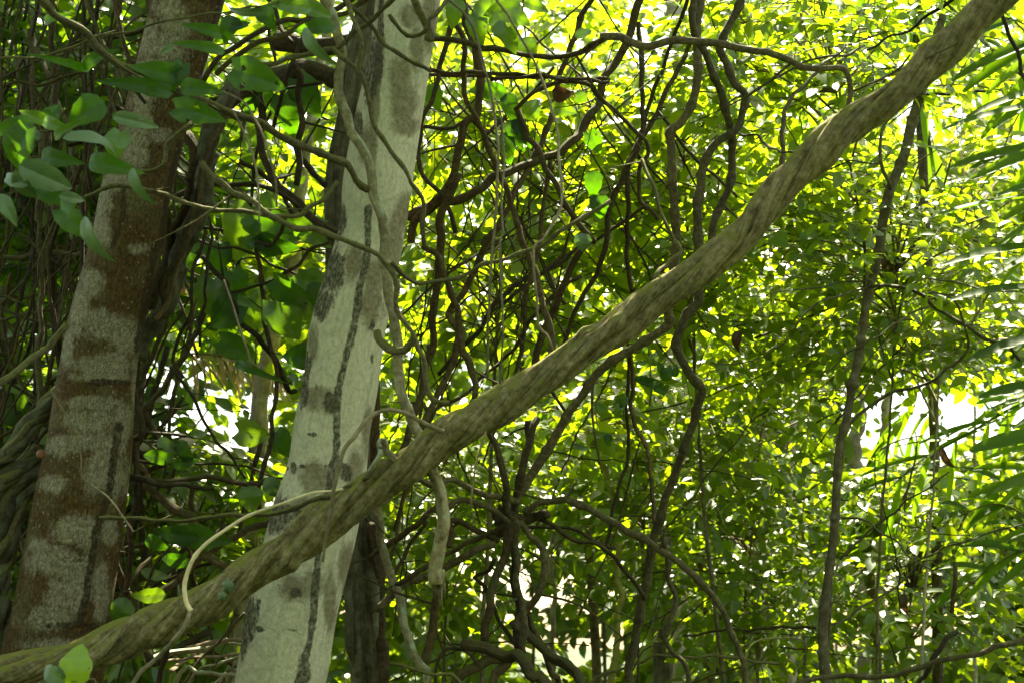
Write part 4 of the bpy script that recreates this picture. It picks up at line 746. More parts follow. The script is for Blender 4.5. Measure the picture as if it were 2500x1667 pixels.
vine('dark stem hidden close behind the pale leg-like stem', path(('K', (135, 600), (150, 900), (165, 1100), (170, 1400))), kd + .1, kd + .05, 10, 'dark')
vine('stem bowing right from the root knot then back in', path(('K', (180, 530), (280, 640), (340, 740), (348, 860), (315, 980), (235, 1080), (180, 1170), (165, 1230))), kd - .05, kd, 11, 'jointed', sides=12, nodes=.25)
vine('dark stem slanting right from the foot of the bowing stem', path(('K', (215, 1070), (250, 1180), (290, 1280), (380, 1480), (440, 1568))), kd, kd + .2, 9, 'vine')
vine('dark stem standing up left from the root knot to the liana', path(('J', (1545, -60), (1620, 130), (1655, 300), (1662, 460), (1690, 540))), 5.5, 5.55, 9.5, 'vine', sides=10)
vine('stout stem standing up from the root knot beside the jointed vine', path(('K', (290, -120), (250, 0), (190, 230), (165, 380), (150, 520))), 5.75, kd, 10.5, 'vine', sides=10)
vine('third stem fanning up from the root knot, darkest', path(('K', (235, -100), (220, 60), (180, 250), (150, 400), (140, 520))), 5.9, kd + .1, 9, 'dark', sides=10)
vine('grey vine arching left from the root knot to the dead branch', path(('J', (1040, 250), (1140, 275), (1200, 312), (1290, 280), (1400, 310), (1500, 370), (1620, 390), (1740, 415))), 5.3, kd - .05, 8.5, 'jointed', sides=10)
vine('lower grey vine arching into the root knot from the left, ending short', path(('J', (1290, 435), (1350, 402), (1450, 422), (1560, 465), (1700, 545))), 5.4, kd - .05, 8.5, 'jointed', sides=10)
vine('short hooped root left of the root knot', path(('J', (1290, 700), (1325, 620), (1318, 530), (1370, 535), (1430, 570), (1520, 620), (1620, 670))), 5.5, kd, 9, 'vine', sides=10)
vine('vine rising right from the gnarled trunk behind the dead branch, upper', path(('J', (800, 760), (890, 690), (1040, 590), (1150, 500), (1220, 455))), 5.7, 5.5, 7.5, 'vine')
vine('thin straight vine rising steeply behind the dead branch', path(('J', (940, 890), (1000, 780), (1060, 680), (1150, 540))), 5.6, 5.6, 6, 'vine')
vine('dark spoke running left from the root knot, upper of the low pair', path(('J', (960, 955), (1150, 820), (1300, 740), (1480, 640), (1680, 550))), 5.5, kd - .1, 7.5, 'vine')
vine('grey spoke running left from the root knot, lower of the low pair', path(('J', (820, 1080), (1000, 960), (1160, 870), (1300, 800), (1420, 750), (1600, 670))), 5.5, kd - .1, 9, 'jointed', sides=10)
vine('mossy vine leaning right beside the gnarled trunk down to a fork', path(('J', (830, 380), (850, 500), (850, 650), (880, 760), (940, 880), (980, 1040), (1020, 1200), (1060, 1350), (1110, 1440), (1160, 1475), (1150, 1568))), 5.5, 5.4, 12, 'climber', sides=12)
vine('upright stem joining the fork from under the dead branch', path(('J', (1212, 990), (1195, 1150), (1190, 1280), (1150, 1390), (1155, 1475))), 5.4, 5.4, 10, 'vine', sides=10)
vine('dark curly vine snaking down left of the root knot legs', path(('J', (1585, 780), (1560, 850), (1470, 900), (1530, 960), (1560, 1060), (1600, 1170), (1690, 1290), (1780, 1360))), 5.4, 5.5, 5, 'dark')
vine('thick root arching over the bottom edge, left of the lowest pair', path(('J', (1390, 1310), (1520, 1350), (1640, 1400), (1740, 1370)), ('K', (220, 1450), (260, 1520), (330, 1600))), 5.3, 5.2, 17, 'vine', name='tree_root', cat='root', sides=16, twist=5)
vine('thick dark root slanting down right at the bottom edge', path(('K', (130, 1180), (180, 1250), (280, 1310), (400, 1390), (490, 1470), (570, 1580))), 5.5, 5.3, 17, 'dark', name='tree_root', cat='root', sides=16, twist=5)
vine('forked root rising from the bottom edge toward the thick arching root', path(('J', (1330, 1568), (1450, 1470), (1600, 1400), (1700, 1420), (1620, 1480), (1560, 1590))), 5.3, 5.25, 13, 'vine', name='tree_root', cat='root', sides=12)
vine('thin stem running right along the bottom below the gnarled trunk', path(('J', (900, 1438), (1100, 1470), (1250, 1520), (1370, 1580))), 5.2, 5.1, 5, 'olive')
vine('dark hoop of thin vine at the bottom, left of the thick roots', path(('J', (1215, 1600), (1220, 1450), (1270, 1370), (1370, 1350), (1460, 1420), (1480, 1480))), 5.3, 5.3, 5, 'dark')
vine('dark upright stem right behind the lower pale trunk', path(('F', (850, 820), (830, 1100), (815, 1400)), ('J', (815, 180), (830, 420))), 5.6, 5.6, 10.5, 'vine', sides=10)
# --- lower right
vine('wavy grey stem curving out at the bottom between two trunks', path(('K', (1080, 640), (1115, 780), (1125, 880), (1170, 960), (1175, 1080), (1120, 1180), (1108, 1300), (1150, 1380), (1220, 1430), (1270, 1530), (1275, 1600))), 6.0, 5.9, 7.5, 'jointed', sides=10)
vine('thin brown stem leaning right, hanging below the liana middle', path(('G', (885, 760), (895, 1000), (890, 1150), (920, 1280), (980, 1420), (1020, 1560)), ('K', (1030, 350), (1045, 560))), 5.7, 5.8, 7, 'vine')
vine('dark bent branch rising from the bottom vine toward the arching one', path(('K', (600, 1600), (780, 1480), (960, 1420), (1110, 1390), (1300, 1390), (1600, 1410), (1829, 1440))), 6.2, 6.2, 4, 'olive')
vine('long sagging branch along the bottom right edge', path(('L', (330, 1620), (520, 1530), (700, 1520), (950, 1535), (1100, 1490), (1300, 1430), (1500, 1390), (1650, 1340), (1829, 1285))), 5.4, 5.2, 7.5, 'jointed', name='bough', cat='branch', sides=10)
vine('dark branch forking up from the bottom right branch', path(('L', (1130, 1600), (1200, 1540), (1300, 1380), (1330, 1300), (1400, 1230))), 5.5, 5.5, 7, 'dark', name='bough', cat='branch')
vine('thin looped tendril left of the slim tree near the bottom', path(('L', (50, 1420), (80, 1330), (150, 1290), (300, 1275), (400, 1290), (470, 1340))), 5.9, 5.9, 2, 'root', name='tendril', cat='vine', jitter=.001)
vine('broken upright stick near the palm at lower right', path(('L', (1395, 815), (1390, 950), (1385, 1120))), 6.0, 6.0, 5.5, 'vine', name='stick', cat='stick')
vine('thin level branch crossing left of the slim tree, near the bottom', path(('L', (-350, 1260), (-100, 1235), (250, 1215), (510, 1210))), 6.6, 6.4, 3.5, 'vine', name='bough', cat='branch')
vine('dark curved sapling stem above the liana at right', path(('D', (295, 1090), (290, 900), (310, 720), (370, 590), (470, 490), (620, 370), (800, 290))), 5.6, 6.0, 7, 'slim', name='sapling', cat='sapling', taper=(1.1, .5), nodes=.2)
vine('dark bent branch at upper right above the liana', path(('D', (1470, -60), (1250, 80), (1100, 200), (950, 245), (820, 330))), 5.9, 6.2, 6.5, 'dark', name='bough', cat='branch', taper=(1.2, .6))
vine('thin dark stem crossing the palm at the right edge', path(('D', (1690, 70), (1760, 250), (1800, 400), (1840, 520))), 5.0, 5.0, 5.5, 'dark', name='sapling', cat='sapling')
vine('thin straight twig meeting the liana from the left at upper right', path(('C', (1560, 840), (1700, 890)), ('D', (150, 915), (280, 960), (400, 992))), 5.2, 4.7, 3.6, 'dark', name='twig', cat='twig')
vine('thin twig slanting up right from the big knee of the jointed vine', path(('C', (1480, 670), (1640, 590), (1829, 480)), ('D', (200, 530), (440, 390), (620, 340), (700, 290))), 5.4, 5.8, 3, 'dark', name='twig', cat='twig')
vine('dark slack vine dropping right behind the jointed vines', path(('C', (1060, 700), (1170, 870), (1250, 960), (1320, 1020), (1400, 1080), (1500, 1200), (1560, 1260))), 5.8, 5.7, 5, 'dark')

# --- roped mossy root bundle at the left edge, and its nut
rb = empty('root_bundle', (float(P(60, 1200, 4.9)[0]), float(P(60, 1200, 4.9)[1]), 0)); tag(rb, 'mossy bundle of fat roped roots at the left edge behind the lichen trunk', 'roots')
for p_, r_ in ((path(('E', (380, 1060), (290, 1190), (180, 1320), (60, 1430), (-60, 1520))), 19), (path(('I', (270, 60), (150, 150), (40, 270), (-40, 380))), 20), (path(('I', (250, 180), (140, 270), (60, 380), (10, 560), (-20, 800))), 24), (path(('I', (240, 260), (160, 350), (110, 470), (70, 620), (40, 760), (20, 1000))), 17), (path(('I', (220, 120), (120, 230), (20, 330), (-60, 420))), 17)):
    cc = vine_curve(p_, 5.2, 5.1, int(r_ * 10 + p_[0][0]), .018, .006, .05); T_, Na, Nb = frames(cc); sl = np.arange(len(cc)) * .018; m_ = 4
    for k_ in range(m_):
        an_ = 2 * PI * k_ / m_ + 14 * sl + .5 * np.sin(5 * sl + k_); rm = r_ * 5.15 / FPX
        ck = cc + (.62 * rm) * (np.cos(an_)[:, None] * Na + np.sin(an_)[:, None] * Nb)
        V, F, uv, _, _ = tube_data(ck - np.array(rb.location), np.full(len(ck), rm * (.5 + .08 * k_)), 16, lambda a, s_: 1 + wobble(a, s_, k_ + int(r_), (.12, .10, .05), (2, 5, 9), (6, 18, 50)))
        add_mesh('root', V, F, M['gnarl' if k_ % 2 else 'olive'], rb, uv)
c = P(100, 1108, 4.97); r_ = 12 * 4.97 / FPX
th = np.linspace(0, PI, 12); V, F, uv, _, _ = tube_data(c + np.stack([0 * th, 0 * th, -np.cos(th)], -1) * r_, np.maximum(.0015, np.sin(th) * r_ * .95), 16)
tag(add_mesh('nut', V, F, M['fruit'], None, uv), 'round reddish brown nut wedged between root bundle and lichen trunk', 'nut')

# ================================================================== LOOSE TANGLES (repeats)
def tangle(n, label, group, x0, x1, y0, y1, d0, d1, r0, r1, mats, ang, spread, length, seed, curl=.5, name='vine', lean=0):
    r = random.Random(seed)
    for i in range(n):
        x, y = r.uniform(x0, x1), r.uniform(y0, y1); a = math.radians(ang + r.gauss(0, spread)); L = r.uniform(*length); k = r.randint(3, 7); cu = curl * r.choice([.25, .5, .5, 1.0])
        pts = []; cx, cy = x - math.cos(a) * L / 2, y + math.sin(a) * L / 2; da = 0
        for j in range(k):
            pts.append((cx, cy)); da = da * .4 + r.gauss(0, cu * .5); cx += math.cos(a + da) * L / k; cy -= math.sin(a + da) * L / k
        d = r.uniform(d0, d1)
        t0 = r.uniform(.9, 1.3)
        vine(label, pts, d, d + r.uniform(-.4, .4), r0 + (r1 - r0) * r.random() ** 2.2, r.choice(mats), name=name, group=group, seed=seed * 991 + i, sides=7, step=.035, twist=r.choice([0, 0, 14]), taper=(t0, t0 * r.uniform(.45, 1)), nodes=r.choice([0, 0, .17, .25]), jitter=r.choice([.001, .003, .005]))
tangle(70, 'dark wavy vine hanging upright in the dense tangle at the left edge', 'upright vines of the dark left tangle', -60, 360, -60, 1150, 5.3, 7.2, 3, 10, ['dark', 'vine', 'jointed'], 84, 12, (600, 1500), 11)
tangle(46, 'thin brown vine slanting through the dense tangle at the left edge', 'slanting vines of the dark left tangle', -80, 420, -40, 1100, 5.2, 6.8, 3, 7, ['vine', 'vine', 'dark', 'jointed'], 40, 45, (300, 900), 12, .7)
tangle(26, 'dark vine strung between the lichen trunk and the pale trunk', 'vines strung between the two big trunks', 440, 800, -40, 650, 5.7, 6.8, 2, 7, ['dark', 'dark', 'vine'], 20, 50, (300, 800), 13, .6)
tangle(24, 'thin vine slanting up right in the centre tangle', 'right-slanting vines of the centre tangle', 980, 1520, 60, 1050, 5.7, 6.9, 1.8, 5, ['vine', 'dark'], 62, 14, (500, 1100), 14, .35)
tangle(18, 'thin vine slanting down right in the centre tangle', 'left-slanting vines of the centre tangle', 980, 1520, 60, 1000, 5.7, 6.9, 1.8, 4.5, ['vine', 'dark'], 118, 16, (400, 900), 15, .45)
tangle(24, 'tangled dark stem low between lichen trunk and liana', 'stems low between the lichen trunk and the liana', 260, 640, 1020, 1667, 5.5, 6.9, 3, 8, ['dark', 'vine'], 55, 45, (250, 700), 16, .7)
tangle(14, 'fallen dead stem in the litter heap beside the foot of the pale trunk', 'dead stems heaped beside the foot of the pale trunk', 470, 640, 1560, 1660, 5.5, 6.2, 4, 10, ['root', 'dark', 'climber'], 10, 35, (120, 300), 17, .5, name='dead_vine')
tangle(22, 'thin dark stem among the undergrowth at lower left', 'stems at the lower left edge', -80, 130, 1050, 1640, 5.4, 6.4, 3, 7, ['dark', 'vine'], 70, 40, (300, 800), 18, .6)
tangle(30, 'thin dark bare twig threading through the foliage at right', 'bare twigs in the right foliage', 1650, 2500, 60, 1600, 6.3, 8.2, 1.6, 3.2, ['dark', 'vine'], 25, 35, (250, 700), 19, .4, name='twig')
tangle(16, 'thin bare twig among the leaves below the liana', 'bare twigs below the liana', 950, 1700, 1000, 1640, 6.0, 7.4, 1.8, 3.6, ['dark', 'vine'], 35, 45, (250, 700), 20, .5, name='twig')

# ================================================================== NEAR CLIMBERS WITH BIG LEAVES
def plant(name, label, cat, stem_pts, d, stem_r, leaves, mat_stem='olive', extra_stems=(), grow=1.08):
    """leaves: (frame, x, y, depth, tip direction, length, width, options) in crop pixels"""
    b = P(*stem_pts[0], d); base = (float(b[0]), float(b[1]), float(b[2]))
    root = empty(name, base); tag(root, label, cat)
    vine_mesh('stem', stem_pts, d, d, stem_r, mat_stem, root, base, taper=(1.1, .6), sides=8, dvar=.03)
    for ex in extra_stems: vine_mesh('stem', ex, d, d - .05, stem_r * .7, mat_stem, root, base, taper=(1, .6), sides=7, dvar=.03)
    for lf in leaves:
        fr, x, y, dd, ang, L, W = lf[:7]; kw = lf[7] if len(lf) > 7 else {}
        (sx, sy), = cv(fr, [(x, y)])
        o = broad_leaf(root, base, sx, sy, dd, ang, grow * L / 2.613, grow * W / 2.613, **kw)
    return root
Lf = 'leaf_pale'
plant('leafy_climber', 'large-leaved climber at left whose pale and dark green leaves cover the tangle', 'climber', path(('A', (-60, 950), (150, 890), (400, 850), (650, 900), (760, 940))), 4.2, 4, [
    ('A', 70, 810, 4.1, 200, 260, 110, dict(tilt=20)), ('A', 225, 745, 4.2, 160, 170, 80, dict(mat='leaf_yellow', tilt=25)), ('A', 345, 795, 4.15, -20, 190, 80, dict(mat='leaf_yellow', tilt=15)),
    ('A', 110, 960, 4.05, 250, 260, 210, dict(tilt=-10, roll=15, cord=.15)), ('A', 350, 1010, 4.0, -10, 270, 120, dict(tilt=25)), ('A', 620, 880, 4.0, -8, 300, 70, dict(mat=Lf, tilt=-35, roll=-30, droop=.5)), ('A', 740, 925, 4.1, -100, 190, 150, dict(tilt=20, cord=.1, mat='leaf_yellow')),
    ('A', 690, 1050, 4.0, -12, 320, 130, dict(droop=.6, tilt=10)), ('A', 880, 1200, 3.95, -62, 260, 70, dict(droop=.4, roll=25, mat=Lf)), ('A', 310, 1140, 3.95, -25, 300, 170, dict(mat=Lf, tilt=-30, bite=1)), ('A', 340, 1235, 4.0, -30, 260, 150, dict(tilt=5)),
    ('A', 60, 1140, 4.0, 160, 220, 80, dict(mat=Lf, tilt=-30)), ('A', 165, 1210, 4.0, -60, 200, 100, dict(mat=Lf, tilt=-35, roll=20)), ('A', 470, 1265, 3.95, -10, 140, 70, dict(mat=Lf, tilt=-30)), ('A', 45, 1330, 3.95, -55, 220, 90, dict(mat=Lf, roll=-25)),
    ('A', 470, 1420, 3.9, -40, 300, 150, dict(tilt=15, cord=.1)), ('A', 585, 1540, 3.85, -62, 320, 90, dict(mat=Lf, droop=.4, roll=25)), ('A', 200, 850, 4.1, 150, 120, 70, dict(mat=Lf, tilt=-30)), ('A', 400, 830, 4.1, 20, 260, 60, dict(tilt=40)), ('A', 330, 730, 4.3, 60, 150, 120, {})],
    extra_stems=(path(('A', (-60, 1260), (200, 1180), (420, 1270), (560, 1480))), path(('A', (150, 890), (240, 1080), (300, 1330)))))
plant('leafy_climber', 'climber whose broad leaves hang off the knotted branch over the lichen trunk', 'climber', path(('A', (760, 420), (900, 500), (1080, 570), (1250, 640), (1400, 700))), 4.3, 4, [
    ('A', 1020, 455, 4.2, 170, 330, 130, dict(tilt=20, droop=.35)), ('A', 1130, 480, 4.22, -110, 170, 130, dict(cord=.1, tilt=10)), ('A', 900, 545, 4.2, 175, 380, 110, dict(tilt=35, droop=.4)), ('A', 1260, 560, 4.18, -8, 260, 110, dict(tilt=15, droop=.4)), ('A', 1250, 715, 4.2, -15, 310, 160, dict(bite=2, cord=.1, tilt=12)),
    ('A', 875, 775, 4.15, -12, 260, 90, dict(mat=Lf, tilt=-20, droop=.3, bite=1)), ('A', 540, 715, 4.4, 215, 260, 180, dict(tilt=10)), ('A', 1290, 295, 4.3, 175, 270, 70, dict(tilt=35)), ('A', 1060, 320, 4.3, -150, 90, 45, dict(mat=Lf)), ('A', 1330, 190, 4.4, 170, 230, 80, dict(tilt=35)), ('A', 590, 380, 4.5, 20, 240, 90, dict(tilt=35)), ('A', 420, 400, 4.5, 170, 260, 50, dict(tilt=50)), ('A', 330, 115, 4.5, 10, 180, 60, dict(tilt=35))])
plant('leafy_climber', 'climber with holed green leaf and drooping pale leaf, left of the pale trunk top', 'climber', path(('B', (-80, 60), (100, 20), (250, -10), (380, -60))), 4.4, 4, [
    ('A', 1635, 490, 4.3, -20, 320, 210, dict(bite=3, cord=.12, tilt=8)), ('A', 1540, 80, 4.3, 172, 290, 45, dict(mat=Lf, tilt=-20, roll=-30)), ('A', 1700, 105, 4.32, -60, 170, 120, dict(tilt=15)), ('A', 1460, 180, 4.35, -110, 180, 120, dict(tilt=10)), ('A', 1530, 160, 4.35, 20, 130, 60, {}),
    ('B', 440, 310, 4.3, -52, 300, 75, dict(mat=Lf, droop=.5, roll=25)), ('B', 280, 30, 4.4, 175, 260, 110, dict(mat='leaf_yellow', tilt=15)), ('B', 440, 60, 4.5, -20, 200, 110, dict(mat='leaf_yellow')), ('B', 450, 170, 4.6, 190, 240, 100, dict(tilt=20))])
plant('heart_leaf_vine', 'vine of heart-shaped leaves filling the gap between lichen trunk and pale trunk', 'climber', path(('E', (1330, -40), (1420, 260), (1560, 480), (1700, 640))), 5.9, 4, [
    ('E', 1345, 470, 5.6, -95, 230, 210, dict(cord=.2, mat='leaf_yellow')), ('E', 1425, 580, 5.55, -140, 210, 200, dict(cord=.2)), ('E', 1490, 400, 5.65, -80, 190, 200, dict(cord=.2)), ('E', 1600, 570, 5.6, -80, 190, 180, dict(cord=.2, mat='leaf_yellow')), ('E', 1520, 790, 5.5, -25, 230, 150, dict(cord=.2)),
    ('E', 1560, 895, 5.5, -22, 300, 70, dict(tilt=45, droop=.5)), ('E', 1400, 210, 5.7, -90, 170, 160, dict(cord=.15)), ('E', 1540, 60, 5.7, -110, 330, 260, dict(cord=.15, mat='leaf_yellow')), ('E', 1215, 235, 5.6, -60, 110, 90, {}), ('E', 1620, 420, 5.7, 30, 150, 110, dict(mat='leaf_yellow')),
    ('F', 190, 135, 5.5, -15, 270, 130, dict(roll=25)), ('F', 285, 430, 5.45, -30, 260, 160, dict(cord=.1, roll=20)), ('F', 390, 360, 5.55, 170, 220, 170, dict(mat='leaf_yellow', cord=.15)), ('F', 450, 450, 5.5, -100, 150, 130, dict(cord=.1)), ('F', 260, 610, 5.5, -60, 260, 230, dict(cord=.2, mat='leaf_yellow')), ('F', 330, 835, 5.5, 180, 200, 160, dict(cord=.1)),
    ('F', 230, 50, 5.7, 0, 330, 180, dict(tilt=-15)), ('F', 90, 70, 5.75, -60, 260, 180, dict(mat='leaf_yellow')), ('F', 440, 80, 5.7, -30, 220, 110, dict(mat='leaf_yellow')), ('F', 50, 1330, 5.5, -10, 190, 170, dict(cord=.2, mat='leaf_yellow')), ('F', 240, 1400, 5.6, -60, 180, 140, dict(cord=.1)), ('F', 350, 500, 5.6, -80, 120, 100, {}), ('F', 400, 560, 5.6, -110, 160, 120, dict(mat='leaf_yellow')),
    ('B', 395, 620, 5.7, -60, 260, 180, dict(cord=.15)), ('B', 265, 740, 5.7, -75, 260, 170, dict(cord=.1)), ('B', 30, 660, 5.7, -100, 190, 110, {}), ('B', 110, 600, 5.8, 100, 190, 140, {}), ('B', 190, 1430, 5.6, -10, 260, 170, dict(cord=.1)), ('B', 60, 1440, 5.65, -70, 180, 150, dict(mat='leaf_yellow')), ('B', 140, 1280, 5.75, 60, 160, 130, dict(mat='leaf_yellow')), ('B', 90, 1540, 5.5, 185, 180, 110, {}), ('B', 380, 1430, 5.7, 10, 260, 130, dict(mat='leaf_yellow'))],
    'dark', (path(('E', (1420, 260), (1340, 450), (1300, 600))), path(('F', (60, 0), (100, 260), (120, 560), (250, 700)))))
plant('leafy_sapling', 'low green-leaved sapling beside the foot of the lichen trunk', 'sapling', path(('I', (880, 1300), (930, 1000), (1000, 800), (1150, 640), (1300, 560))), 5.3, 4, [
    ('I', 1120, 620, 5.1, 170, 260, 130, dict(tilt=15)), ('I', 1300, 640, 5.15, -10, 300, 150, dict(tilt=15)), ('I', 940, 1010, 5.1, 180, 200, 95, dict(tilt=15, mat='leaf_yellow')), ('I', 770, 1130, 5.1, -100, 200, 150, dict(mat='leaf_yellow')), ('I', 1600, 400, 5.4, -90, 170, 150, dict(mat='leaf_yellow')), ('I', 1750, 330, 5.3, -60, 150, 110, dict(mat=Lf, tilt=-20)),
    ('I', 1000, 120, 5.6, 180, 200, 100, {}), ('I', 1080, 60, 5.6, -30, 170, 80, dict(mat=Lf)), ('I', 1180, 100, 5.6, -60, 170, 90, {}), ('I', 1160, 330, 5.6, -80, 130, 90, dict(mat=Lf)), ('I', 1000, 680, 5.5, -30, 160, 90, {}), ('I', 1100, 780, 5.5, 170, 180, 90, {}), ('I', 1000, 880, 5.5, -20, 170, 70, dict(mat=Lf, tilt=-20)), ('I', 780, 1210, 5.2, 0, 190, 80, dict(mat=Lf)), ('I', 1180, 160, 5.6, 10, 160, 80, {})], 'dark')
plant('leafy_climber', 'drooping bright leaves at the top, right of the pale trunk', 'climber', path(('B', (1270, -60), (1500, -30), (1700, -50))), 5.2, 4, [
    ('C', 95, 200, 5.0, -65, 270, 160, dict(mat='leaf_yellow', bite=1)), ('C', 70, 60, 5.1, 190, 240, 130, dict(mat='leaf_yellow')), ('C', 290, 40, 5.1, -20, 160, 70, dict(mat='leaf_yellow')), ('C', 230, 310, 5.3, -80, 150, 110, dict(mat='leaf_yellow')), ('B', 1330, 80, 5.1, -100, 190, 120, dict(mat='leaf_yellow')), ('B', 1480, 190, 5.2, -80, 220, 130, dict(mat='leaf_yellow')),
    ('B', 1560, 90, 5.2, -40, 230, 140, dict(mat='leaf_yellow')), ('C', 170, 110, 5.3, -30, 170, 110, dict(mat='leaf_yellow')), ('B', 1540, 580, 5.6, 175, 240, 110, {}), ('B', 1690, 690, 5.6, -70, 190, 110, {}), ('C', 100, 950, 5.6, -80, 200, 110, dict(bite=4)), ('C', 200, 850, 5.6, -60, 200, 90, dict(bite=2)), ('B', 1740, 860, 5.6, -70, 200, 130, dict(bite=2)), ('B', 1200, 620, 5.5, -70, 170, 120, {}),
    ('C', 460, 700, 5.6, -10, 170, 90, dict(mat='leaf_yellow')), ('C', 565, 610, 5.6, 100, 90, 80, dict(mat='leaf_yellow')), ('C', 660, 910, 5.6, -60, 140, 110, dict(cord=.15)), ('C', 260, 690, 5.7, 50, 150, 120, dict(mat='leaf_yellow')), ('C', 650, 1180, 5.7, -90, 180, 110, {}), ('C', 590, 210, 5.5, 20, 110, 60, dict(mat=Lf)), ('C', 690, 1320, 5.7, -80, 150, 120, {}), ('G', 580, 110, 5.45, -90, 110, 110, dict(mat=Lf))])
plant('seedling', 'bright yellow-green leaf pair sprouting over the liana at the bottom left', 'seedling', path(('I', (620, 1610), (560, 1530), (470, 1540), (400, 1600))), 4.1, 3, [
    ('I', 480, 1470, 4.05, 86, 270, 200, dict(mat='leaf_young', peak=.5, tilt=-8, fold=.25)), ('I', 330, 1510, 4.05, 150, 170, 130, dict(mat=Lf, tilt=-15))], 'root')
plant('leafy_sapling', 'fresh oval leaves sprouting just below the middle of the liana', 'sapling', path(('G', (1010, 1150), (1020, 980), (1000, 850), (980, 780))), 6.3, 2.5, [
    ('G', 978, 790, 6.2, 80, 65, 38, dict(mat='leaf_yellow')), ('G', 1035, 850, 6.2, 70, 90, 75, dict(mat='leaf_yellow')), ('G', 950, 878, 6.2, 178, 85, 30, dict(mat='leaf_yellow', tilt=30)), ('G', 1120, 940, 6.2, 60, 105, 75, {}), ('G', 1075, 900, 6.2, 110, 80, 45, {}), ('G', 1175, 925, 6.2, 80, 80, 45, {}), ('G', 955, 985, 6.2, 170, 100, 60, {}), ('G', 1030, 1000, 6.15, 0, 110, 60, {}), ('G', 1080, 1040, 6.2, -30, 90, 70, {}), ('G', 840, 1120, 6.2, 30, 100, 60, {}),
    ('G', 690, 1155, 6.2, 150, 90, 50, dict(mat='leaf_yellow')), ('G', 810, 1180, 6.2, -110, 110, 55, dict(mat='leaf_yellow')), ('G', 700, 1335, 6.2, 175, 140, 35, dict(mat='leaf_yellow', tilt=20)), ('G', 580, 1415, 6.2, -15, 110, 35, dict(mat=Lf)), ('G', 745, 1370, 6.2, -80, 80, 55, {})], 'olive')

# hanging dead leaves
for lab, fr, x, y, d, a, L, W in (('dry reddish brown leaf hanging in the foliage right of the liana', 'G', 1562, 735, 6.4, -100, 140, 60), ('shrivelled dark brown leaf hanging at lower right', 'L', 1062, 1075, 6.2, -85, 150, 45), ('long curled brown leaf hanging under the palm frond', 'L', 1335, 150, 6.0, -60, 190, 40), ('dead brown leaf caught in the vines, top centre', 'C', 455, 605, 5.5, -10, 140, 90), ('small dead leaf hanging above the slim tree branch', 'H', 940, 250, 6.2, -75, 80, 35), ('curled rust leaf behind the buttress limb', 'E', 1170, 420, 5.4, -80, 70, 35)):
    (sx, sy), = cv(fr, [(x, y)]); o = broad_leaf(None, (0, 0, 0), sx, sy, d, a, L / 2.613, W / 2.613, mat='brownleaf', roll=35, droop=.6, fold=.6, name='dead_leaf'); tag(o, lab, 'dead leaf')

# ================================================================== PALMS
def frond(parent, off, rachis, d, n, len0, side_dirs, wid, seed, droop=.25, d1=None, rr=4, taper=True):
    """rachis: pixel path; side_dirs: list of image directions (degrees) of the leaflets, with depth lean"""
    r = np.random.default_rng(seed); d1 = d if d1 is None else d1
    c = vine_curve(rachis, d, d1, seed, .03, 0, 0); acc = np.linspace(.04, .98, n)
    V, T, ti = leaflets(c, acc, len0 * d / FPX, side_dirs, 1.05 * wid * d / FPX, np.asarray(off), r, droop)
    Vr, Fr, uv, _, _ = tube_data(c - np.asarray(off), rr * d / FPX * np.linspace(1.2, .4, len(c)), 7)
    f = add_mesh('frond', Vr, Fr, M['olive'], parent, uv)
    add_mesh('leaflets', V, T, M['palm'], f, attrs={'tint': ti})
def leaflets(c, acc, L, dirs, W, off, r, droop):
    Vs, Fs, ti = [], [], []; nv = 0; m = 9
    for k, t in enumerate(acc):
        p = c[int(t * (len(c) - 1))]
        for an, lean in dirs:
            a = math.radians(an + r.normal(0, 4)); ax = RV * math.cos(a) + UV_ * math.sin(a) - FV * (lean + r.normal(0, .12)); ax = ax / np.linalg.norm(ax)
            nm = unit(np.cross(ax, np.cross(np.array([0, -.9, 1.0]) + r.normal(0, .3, 3), ax))); sd_ = np.cross(nm, ax)
            ll = L * (.75 + .35 * r.random()) * (1 - .45 * t * t); s = np.linspace(0, 1, m)[:, None]
            mid = p + ax * s * ll - np.array([0, 0, 1]) * droop * ll * s ** 2.2
            ww = W * (np.sin(PI * np.clip(s * .86 + .1, 0, 1)) ** .6) * .5
            V = np.stack([mid + sd_ * ww + nm * ww * .35, mid, mid - sd_ * ww + nm * ww * .35], 1).reshape(-1, 3) - off
            i = np.arange(m - 1)[:, None] * 3 + np.array([0, 1])[None]
            F = np.stack([i, i + 1, i + 4, i + 3], -1).reshape(-1, 4)
            Vs.append(V); Fs.append(F + nv); nv += len(V); ti.append(np.full(len(V), np.clip(r.normal(.5, .25), 0, 1)))
    return np.vstack(Vs), np.vstack(Fs), np.concatenate(ti)
def dry_frond():
    c = vine_curve([(455, 862), (540, 868), (620, 890), (690, 935)], 8.0, 7.9, 3, .03, 0, 0); b = c[0]
    root = empty('dead_frond', tuple(map(float, b))); tag(root, 'dry straw-coloured palm frond hanging in the bright gap left of the pale far trunk', 'frond')
    V, T, ti = leaflets(c, np.linspace(.05, .97, 22), 100 * 8 / FPX, [(285, .1), (312, 0)], 6 * 8 / FPX, b, np.random.default_rng(8), .25)
    f = add_mesh('leaflets', V, T, M['straw'], root, attrs={'tint': ti})
    Vr, Fr, uv, _, _ = tube_data(c - b, np.full(len(c), .006), 6); add_mesh('rachis', Vr, Fr, M['root'], root, uv)
dry_frond()
